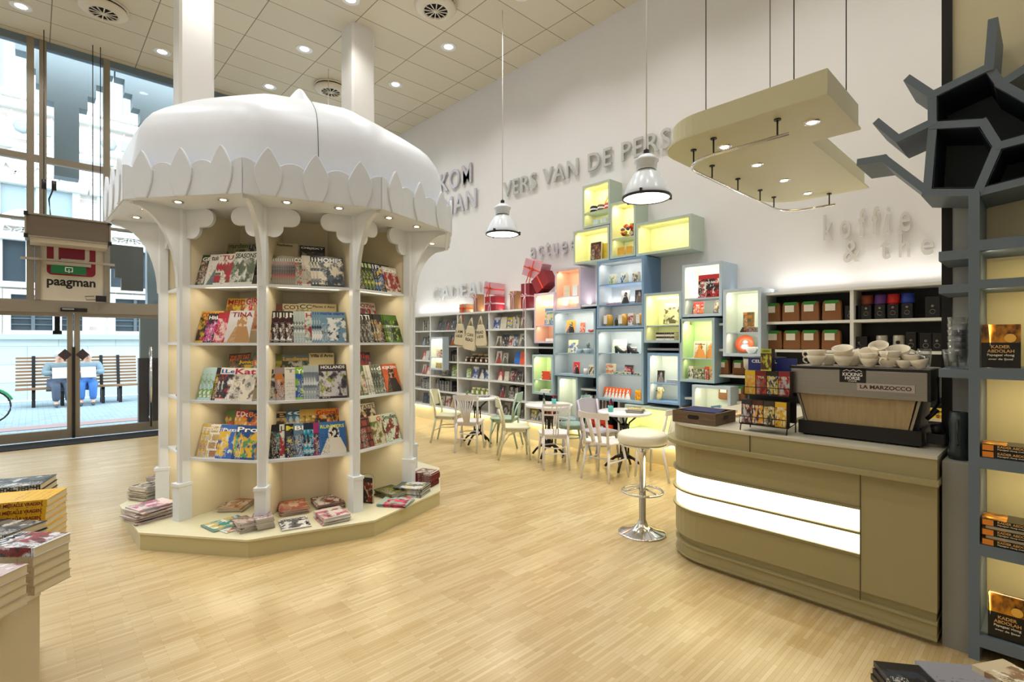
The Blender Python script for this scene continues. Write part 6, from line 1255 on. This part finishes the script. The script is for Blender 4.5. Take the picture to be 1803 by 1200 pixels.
a.inputs[0].default_value = (.97, .98, .98, 1); b.inputs['Roughness'].default_value = .04
nt.links.new(f.outputs['Facing'], c.inputs[0]); nt.links.new(a.outputs[0], c.inputs[1]); nt.links.new(b.outputs[0], c.inputs[2]); nt.links.new(c.outputs[0], nt.nodes['Material Output'].inputs[0])
def tumbler(loc, s, lab, grp=None):
    mb = MB(); mb.lathe([(0, 0), (.024*s, 0), (.028*s, .02*s), (.036*s, .085*s), (.034*s, .085*s), (.026*s, .02*s), (.02*s, .006*s), (0, .006*s)], 12); mb.sm = False
    return tag(mb.done('drinking_glass', gl, loc=loc), lab, 'glass', grp)
q = on_x(1628, 600, 3.95); tumbler((3.95, q.y, tz_), 1.0, 'lower clear glass behind the cups at the machine end'); tumbler((3.95, q.y, tz_+.03), 1.0, 'upper clear glass behind the cups at the machine end')
# ============================================================ GOODS ON THE COFFEE SHELVES
kr = M('kraft_brown', '#85552f', .7, noise=10); grn = M('bag_green', '#2f8a34', .5)
def cbag(px, zi, lab, w=.18, h=.205):
    X = BX+.06; q = on_x(px, 560, X); e = empty('coffee_bag', (X, q.y, ZS[zi]+.001), R(-90), lab, 'bag', 'brown coffee bags on the shelves')
    mb = MB(); v0 = [(-w/2, 0), (w/2, 0), (w/2, h*.85), (w/2*.96, h), (-w/2*.96, h), (-w/2, h*.85)]
    mb.prism([(-w/2, .01), (-w/2+.02, 0), (w/2-.02, 0), (w/2, .01), (w/2-.004, h*.8), (w/2-.012, h), (-w/2+.012, h), (-w/2+.004, h*.8)], -.07, 0, UP); mb.done('kraft_bag', kr, e, bevel=.008)
    mb = MB(); mb.box(-w*.36, w*.36, -.004, .075, h-.012, h+.006); mb.box(-w*.34, w*.3, -.005, -.001, h*.84, h-.005); mb.done('green_clip', grn, e)
    mb = MB(); mb.box(-w*.32, w*.2, -.006, -.002, h*.5, h*.86); mb.done('label', cover_mat('#e4e0d4', '#4c3c30', '#8c5c3c', 430, 'photo'), e)
    return e
for i, px in enumerate((1359, 1392, 1426, 1464)): cbag(px, 5, 'brown kraft coffee bag with green clip, %s on the upper shelf' % ORD[i+1])
for i, px in enumerate((1362, 1394, 1426, 1463)): cbag(px, 4, 'brown kraft coffee bag with green clip, %s on the lower shelf' % ORD[i+1])
for px, zi, l in ((1300, 3, 'under the orange plate box'), (1300, 2, 'left of the tea rack'), (1272, 3, 'half hidden beside the green lined box'), (1275, 2, 'lower one beside the green lined box')): cbag(px, zi, 'brown kraft coffee bag '+l, .15, .17)
bkp = M('pack_black', '#0c0c0f', .35)
def pack(px, zi, lidc, lab, w=.09, h=.2, X=BX+.08):
    q = on_x(px, 560, X); e = empty('coffee_tin', (X, q.y, ZS[zi]+.001), R(-90), lab, 'coffee pack'); mb = MB(); mb.box(-w/2, w/2, 0, .09, 0, h*.72 if lidc else h); mb.done('pack_body', bkp, e, bevel=.006)
    if lidc: mb = MB(); mb.cyl((0, .045, h*.72), (0, .045, h*.78), .042, seg=20); mb.cyl((0, .045, h*.78), (0, .045, h*1.22), .055, .05, seg=20); mb.done('round_lid', M('lid_'+lidc[1:], lidc, .45), e)
    mb = MB(); mb.tube([(.02*math.cos(R(a)), -.002, h*.3+.02*math.sin(R(a))) for a in range(0, 360, 30)], .002, 4, True); mb.lathe([(0, 0), (.012, 0), (0, .001)], 10, mat=Matrix.Translation((0, -.002, h*.56)) @ UP); mb.done('round_emblem', M('emblem_grey', '#9c9488', .5), e)
    return e
for px, c_, n_ in ((1525, '#7a3418', 'brown orange'), (1549, '#5c3488', 'violet'), (1572, '#c01820', 'red'), (1597, '#1c3ca8', 'blue')): pack(px, 5, c_, 'black coffee pack with round %s lid' % n_)
pack(1497, 5, None, 'black coffee pack at the left of the coloured lids', .1, .15); pack(1642, 5, None, 'black coffee bag at the far right of the upper shelf', .11, .2)
pack(1512, 4, None, 'wide black box on the lower coffee shelf', .15, .14); pack(1604, 4, None, 'tall black pack right of the steel canisters', .08, .18); pack(1630, 4, None, 'black pack near the dark column', .09, .17); pack(1650, 4, None, 'last black pack beside the dark column', .07, .17)
for i, px in enumerate((1553, 1583)):
    q = on_x(px, 560, BX+.1); e = empty('steel_canister', (BX+.1, q.y, ZS[4]+.001), R(-90), 'steel thermos canister with round dark emblem, %s' % ('left', 'right')[i], 'canister', 'steel canisters')
    mb = MB(); mb.lathe([(0, 0), (.048, 0), (.048, .14), (.042, .15), (0, .15)], 24); mb.done('canister_body', M('canister_steel', '#c4c0b8', .35, .5), e); mb = MB(); mb.cyl((0, -.051, .08), (0, -.046, .08), .018, seg=16); mb.done('emblem', black, e)
for i, px in enumerate((1646, 1652)): pack(px, 3-i, None, 'dark pack behind the machine end, %s' % ('upper', 'lower')[i], .08, .12)
put_book('tea_box', .12, .09, .08, cover_mat('#e0c020', '#2c2c20', '#c83020', 432), (BX+.06, YX(1644, BX), ZS[2]+.0), R(-90), 0, 0, 'yellow carton behind the machine lever', 'carton')
# ============================================================ TREE SHELF
TX, TD = 3.56, .385; tm = M('slate_blue', '#66737f', .5); ts = empty('tree_shelf', (TX, 0, 0), 0, 'slate blue tree shaped bookshelf with branching crown', 'bookshelf')
def P2(px, py): q = on_x(px, py, TX); return (q.y, q.z)
YZX = Matrix(((0, 0, 1, 0), (1, 0, 0, 0), (0, 1, 0, 0), (0, 0, 0, 1)))   # polygon in (y,z) extruded along x
yp0, yp1 = P2(1725, 600)[0], P2(1705, 600)[0]
ztop = P2(1715, 338)[1]
mb = MB(); mb.prism([(yp0, .0), (yp1, .0), (yp1, ztop), (yp0, ztop)], 0, TD, YZX); mb.done('post', tm, ts)
for i, (za, zb) in enumerate(((2.115, 2.17), (1.92, 1.965), (1.455, 1.512), (.995, 1.052), (.545, .603), (.075, .135))):
    mb = MB(); mb.prism([(yp0, za), (yp0, zb), (-.6, zb), (-.6, za)], 0, TD, YZX); mb.done('shelf', tm, ts)
for za, zb in ((2.08, 2.13), (1.905, 1.95), (1.455, 1.50)):
    mb = MB(); mb.prism([(yp1, za), (yp1, zb), (.435, zb), (.435, za)], 0, TD-.01, YZX); mb.done('side_arm', tm, ts)
mb = MB(); mb.prism([(-.6, .02), (-.56, .02), (-.56, ztop), (-.6, ztop)], 0, TD, YZX); mb.done('post', tm, ts)
mb = MB(); mb.prism([(yp0-.001, 0.14), (-.55, .14), (-.55, 2.1), (yp0-.001, 2.1)], TD, TD+.008, YZX); mb.done('back_panel', M('warm_back', '#cfc093', .6), ts)
crown = [((1599, 138), (1641, 166)), ((1641, 166), (1741, 117)), ((1741, 120), (1748, 36)), ((1641, 163), (1641, 214)), ((1641, 214), (1580, 243)), ((1580, 243), (1544, 214)), ((1641, 220), (1730, 215)), ((1730, 213), (1757, 256)), ((1757, 256), (1830, 236)), ((1757, 254), (1722, 335)),
         ((1642, 216), (1632, 334)), ((1628, 338), (1724, 338)), ((1722, 338), (1830, 311)), ((1634, 337), (1555, 277)), ((1555, 277), (1512, 284)), ((1762, 146), (1830, 102)), ((1760, 145), (1830, 184)), ((1741, 117), (1762, 146)), ((1830, 184), (1860, 240)), ((1830, 102), (1890, 60)), ((1830, 311), (1900, 290))]
for a, b in crown:
    A, B = Vector(P2(*a)), Vector(P2(*b)); d = (B-A).normalized(); n_ = Vector((-d.y, d.x))*.019; A = A-d*.012; B = B+d*.012
    mb = MB(); k_ = crown.index((a, b)); mb.prism([A+n_, A-n_, B-n_, B+n_], .0007*k_, TD-.005-.0007*k_, YZX); mb.done('branch', tm, ts)
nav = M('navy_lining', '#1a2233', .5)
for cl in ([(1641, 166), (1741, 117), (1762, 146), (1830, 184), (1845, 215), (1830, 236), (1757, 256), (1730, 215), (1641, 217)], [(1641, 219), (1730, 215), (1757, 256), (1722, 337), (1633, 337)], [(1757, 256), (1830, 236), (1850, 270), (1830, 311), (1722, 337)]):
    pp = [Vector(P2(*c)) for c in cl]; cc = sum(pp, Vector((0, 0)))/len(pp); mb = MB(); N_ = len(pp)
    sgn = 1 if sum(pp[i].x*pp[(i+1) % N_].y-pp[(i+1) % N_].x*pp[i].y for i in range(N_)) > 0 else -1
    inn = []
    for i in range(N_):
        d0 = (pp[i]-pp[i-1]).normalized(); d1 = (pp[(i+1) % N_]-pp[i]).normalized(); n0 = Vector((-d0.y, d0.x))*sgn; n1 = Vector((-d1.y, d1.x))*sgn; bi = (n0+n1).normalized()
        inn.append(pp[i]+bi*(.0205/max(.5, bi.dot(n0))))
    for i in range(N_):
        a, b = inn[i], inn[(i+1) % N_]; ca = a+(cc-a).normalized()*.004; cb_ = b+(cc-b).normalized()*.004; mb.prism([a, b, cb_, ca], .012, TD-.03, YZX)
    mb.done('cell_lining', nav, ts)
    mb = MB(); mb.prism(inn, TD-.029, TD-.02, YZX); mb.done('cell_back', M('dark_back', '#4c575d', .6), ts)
light('tree_led', 'AREA', (3.60, yp0-.03, 1.2), 2.6, (1, .84, .5), 2.0, (0, R(90), R(180-40)), .02)
for z in (2.05, 1.88, 1.42, .96, .51): light('tree_shelf_led', 'AREA', (3.7, -.12, z), 1.3, (1, .85, .5), .02, (0, R(-20), 0), .6)
# cabinet side beside the counter
mb = MB(); mb.box(3.60, 3.94, .318, .425, 0, 1.0); tag(mb.done('grey_cabinet', M('grey_satin', '#8c8c84', .5)), 'plain grey cabinet side between the counter and the tree shelf', 'cabinet')
for i in range(6): tumbler((3.62, .362, 1.501+.034*i), 1.25, 'clear tumbler in the glass stack on the shelf arm, %s from bottom' % ORD[i+1], 'stacked tumblers')
for i in range(2): tumbler((3.70, .345+.05*i, 1.501), 1.2, 'single clear tumbler behind the glass stack, %s' % ('right', 'left')[i])
jm = M('dark_glass', '#2c3436', .12); e = empty('glass_jug', (3.72, .368, 1.0), 0, 'dark glass jug with two handles standing on the grey cabinet', 'jug')
mb = MB(); mb.lathe([(0, 0), (.045, 0), (.05, .03), (.04, .1), (.046, .2), (.04, .26), (.036, .26), (.04, .2), (.034, .1), (.04, .03), (0, .02)], 20); mb.done('jug_body', jm, e); mb = MB()
mb.tube([(-.04, .0, .22), (-.065, 0, .17), (-.06, 0, .1), (-.04, 0, .08)], .005, 6); mb.done('handle', jm, e)
# the black thrillers on the tree shelf
kb = C('#120e10', '#3c140c', '#d87018', 440, 'portrait'); kb2 = NB('thriller_cover', .25); uv = kb2.tc.outputs['UV']; s3 = kb2.sep(uv)
fire = kb2.mix(kb2.noise(uv, 4.5, 2, 4), lin('#7c1004'), lin('#ffb020')); msk = kb2.math('MULTIPLY', kb2.math('MULTIPLY', kb2.math('GREATER_THAN', s3[0], 0.0), kb2.math('GREATER_THAN', s3[1], .58)), kb2.math('MINIMUM', kb2.math('MAXIMUM', kb2.math('MULTIPLY', kb2.math('SUBTRACT', kb2.noise(uv, 3, 5, 5), .36), 5.0), 0.0), 1.0))
kbm = kb2.color(kb2.mix(msk, lin('#0e0b0c'), fire))
def thriller(y, z, mode, lab, rz=-90, dx=.06):
    if mode == 'stand':
        o = put_book('book', .145, .22, .032, kbm, (TX+dx, y, z), R(rz), 3, 0, lab, 'book')
        lettering('KADER', .07, .016, M('gold_ink', '#d8a860', .4), o, (0, -.0325, .098), name='title', bold=.02); lettering('ABDOLAH', .1, .016, M('gold_ink', '#d8a860', .4), o, (0, -.0325, .076), name='title', bold=.02)
        lettering('Papegaai vloog', .1, .015, CREAMINK, o, (0, -.0325, .055), name='subtitle', bold=.01); lettering('over de IJssel', .09, .012, CREAMINK, o, (0, -.0325, .036), name='subtitle', bold=.01)
        mb = MB(); mb.cyl((.035, -.0322, .15), (.035, -.0328, .15), .022, seg=24); mb.done('moon_emblem', M('moon_gold', '#f0b848', .4), o)
    else:
        o = bpy.data.objects.new('book', book_mesh(.15, .22, .034, kbm, paper, False)); COL.objects.link(o); o.location = (TX+.085, y, z); o.rotation_euler = (R(-90), 0, R(180)); tag(o, lab, 'book', 'thrillers on the tree shelf')
        o.rotation_euler = (R(-90), 0, 0)
        lettering('KADER ABDOLAH', .13, .012, M('gold_ink', '#d8a860', .4), o, (-.0752, -.019, .095), Matrix(((0, 1, 0), (0, 0, -1), (-1, 0, 0))).to_euler(), name='spine_title', bold=.02)
        lettering('Papegaai vloog over de IJssel', .14, .008, CREAMINK, o, (-.0752, -.007, .09), Matrix(((0, 1, 0), (0, 0, -1), (-1, 0, 0))).to_euler(), name='spine_title', bold=.01)
        mb = MB(); mb.box(-.0756, -.0751, -.031, -.003, .175, .217); mb.done('flame_mark', M('flame', '#e88a28', .4), o)
    return o
thriller(.195, 1.513, 'stand', 'black novel with fiery cover standing beside the glass stack')
for i in range(2): thriller(.045, 1.053+.035*i, 'flat', 'black novel lying flat on the third shelf, %s' % ('lower', 'upper')[i])
for i in range(3): thriller(.045, .604+.036*i*1.4, 'flat', 'black novel lying flat on the fourth shelf, %s of three' % ('lowest', 'middle', 'topmost')[i])
for i in range(2):
    mb = MB(); mb.box(-.07, .07, -.1, .1, 0, .014); o = mb.done('book', paper, loc=(TX+.09, .15, .604+.0345+.0502*i)); tag(o, 'pale pages block of book between black novels, %s' % ('lower', 'upper')[i], 'book')
thriller(.17, .136, 'stand', 'black novel with fiery cover on the bottom shelf of the tree shelf')
put_book('book', .14, .2, .03, C('#8c1c18', '#3c1410', '#e0c080', 445), (TX+.1, .0, 1.125), R(-90), 2, 0, 'dark red novel standing at the right on the flat black novels', 'book')
put_book('book', .14, .18, .03, C('#1c181a', '#6c2018', '#d8d0c0', 446), (TX+.12, .04, 1.513), R(-90), 2, 0, 'dark novel with pale band at the right edge of the third shelf', 'book')
# ============================================================ BOOK TABLE AT THE LEFT
tb = empty('display_table', (0, 0, 0), 0, 'cream display table with chamfered corner in the left foreground', 'table')
tcm = M('table_cream', '#cbbfa2', .5)
po = [(.02, 2.66), (.03, 3.75), (-1.6, 3.75), (-1.6, .95)]
mb = MB(); mb.prism(po, 0, .68); mb.done('table_body', tcm, tb); mb = MB(); mb.prism([(p[0]+.004*(p[0] > 0), p[1]) for p in po], .68, .70); mb.done('table_top', M('table_white', '#e6e2d8', .4), tb)
bkA = C('#e0dcd4', '#8c2028', '#2c2c34', 450); bkY = C('#e8b820', '#e0a818', '#7c1c18', 451, 'plain'); bkK = C('#24262a', '#5c6064', '#c8ccd0', 452); bkD = C('#2c2a28', '#7c7468', '#d8d4cc', 453)
TZ = .7005
def lstack(x, y, n_, rz, w, h, t, mats, look, where, z=TZ, **k): return pile(0, 0, n_, rz, w, h, t, mats, look, where, z0=z, anchor=Vector((x, y, 0)), soft=False, nm='book', cat='book', pages=paper, jit=.003, jr=1.5, **k)
z = lstack(-.015, 2.74, 5, 50-4, .155, .21, .035, [C('#d8dce0', '#8c1c24', '#1c1c24', 454), C('#b8a888', '#a89878', '#988868', 455, 'plain')], 'thick pale paperback', 'pile at the near table corner', titles='ROME', tcol='#2c3848')
z = lstack(-.14, 2.56, 4, 48, .15, .21, .036, [C('#c8b8b8', '#8c4c5c', '#e8e4e0', 456), C('#b8a888', '#a89878', '#988868', 455, 'plain')], 'mauve topped paperback', 'pile left of near corner pile')
z = lstack(-.09, 2.98, 6, 42, .17, .23, .03, [C('#24242a', '#6c6860', '#c8c4bc', 457)], 'dark photo covered book', 'middle pile of left table')
z = lstack(-.03, 3.22, 8, 66, .2, .25, .03, [bkY], 'yellow and orange novel', 'tall yellow pile', spine='HET BESTE MET ALLE VRAGEN', tcol='#7c1c18')
z = lstack(-.25, 3.2, 6, 60, .2, .25, .03, [C('#e8e4c8', '#c8c4a8', '#8c8874', 458)], 'cream novel', 'pile left of yellow pile')
z = lstack(-.06, 3.5, 9, 72, .22, .26, .028, [bkK], 'black and grey novel', 'farthest dark pile of left table')
q = on_x(1, 905, -.1); e = empty('round_ornament', (-.185, 2.92, .93), 0, 'dark orange red round ornament at the left picture edge', 'ornament'); mb = MB(); mb.lathe([(0, -.03), (.025, -.02), (.032, .005), (.02, .03), (0, .034)], 16); mb.done('ball', M('ember', '#a8401c', .4), e)
# ============================================================ LOW BOOK TABLE AT THE LOWER RIGHT
lt_ = empty('low_table', (0, 0, 0), 0, 'low cream display table at the bottom edge of the picture', 'table')
mb = MB(); mb.prism([(1.95, -.9), (2.36, -.9), (2.36, .40), (1.95, .40)], .33, .355); mb.done('table_top', tcm, lt_)
for x in (1.98, 2.30):
    for y in (-.85, .34): mb = MB(); mb.box(x, x+.035, y, y+.035, 0, .33); mb.done('leg', tcm, lt_)
def rstack(px, py, n_, rz, w, h, t, mats, look, where, zt, **k):
    q = on_z(px, py, zt); return pile(0, 0, n_, rz, w, h, t, mats, look, where, z0=.3555, anchor=Vector((q.x, q.y, 0)), soft=False, nm='book', cat='book', pages=paper, jit=.006, jr=3, **k)
rstack(1615, 1205, 4, -52, .17, .24, .022, [C('#15161a', '#26303c', '#4c4c4c', 460), C('#0c0c10', '#1c1c22', '#3c3c3c', 461, 'plain')], 'black glossy book', 'pile at the bottom edge', .445)
rstack(1703, 1204, 4, -50, .2, .24, .023, [C('#8c8c94', '#7c7c84', '#3c3c44', 462, 'plain')], 'grey covered book with black line drawing', 'pile right of black books', .45)
rstack(1795, 1195, 4, -28, .15, .2, .028, [C('#c8b898', '#8c6c4c', '#e8e0d0', 463), C('#d8ccb0', '#c8bc9c', '#b0a484', 464, 'plain')], 'cream thick paperback', 'pile at the lower right corner', .47)
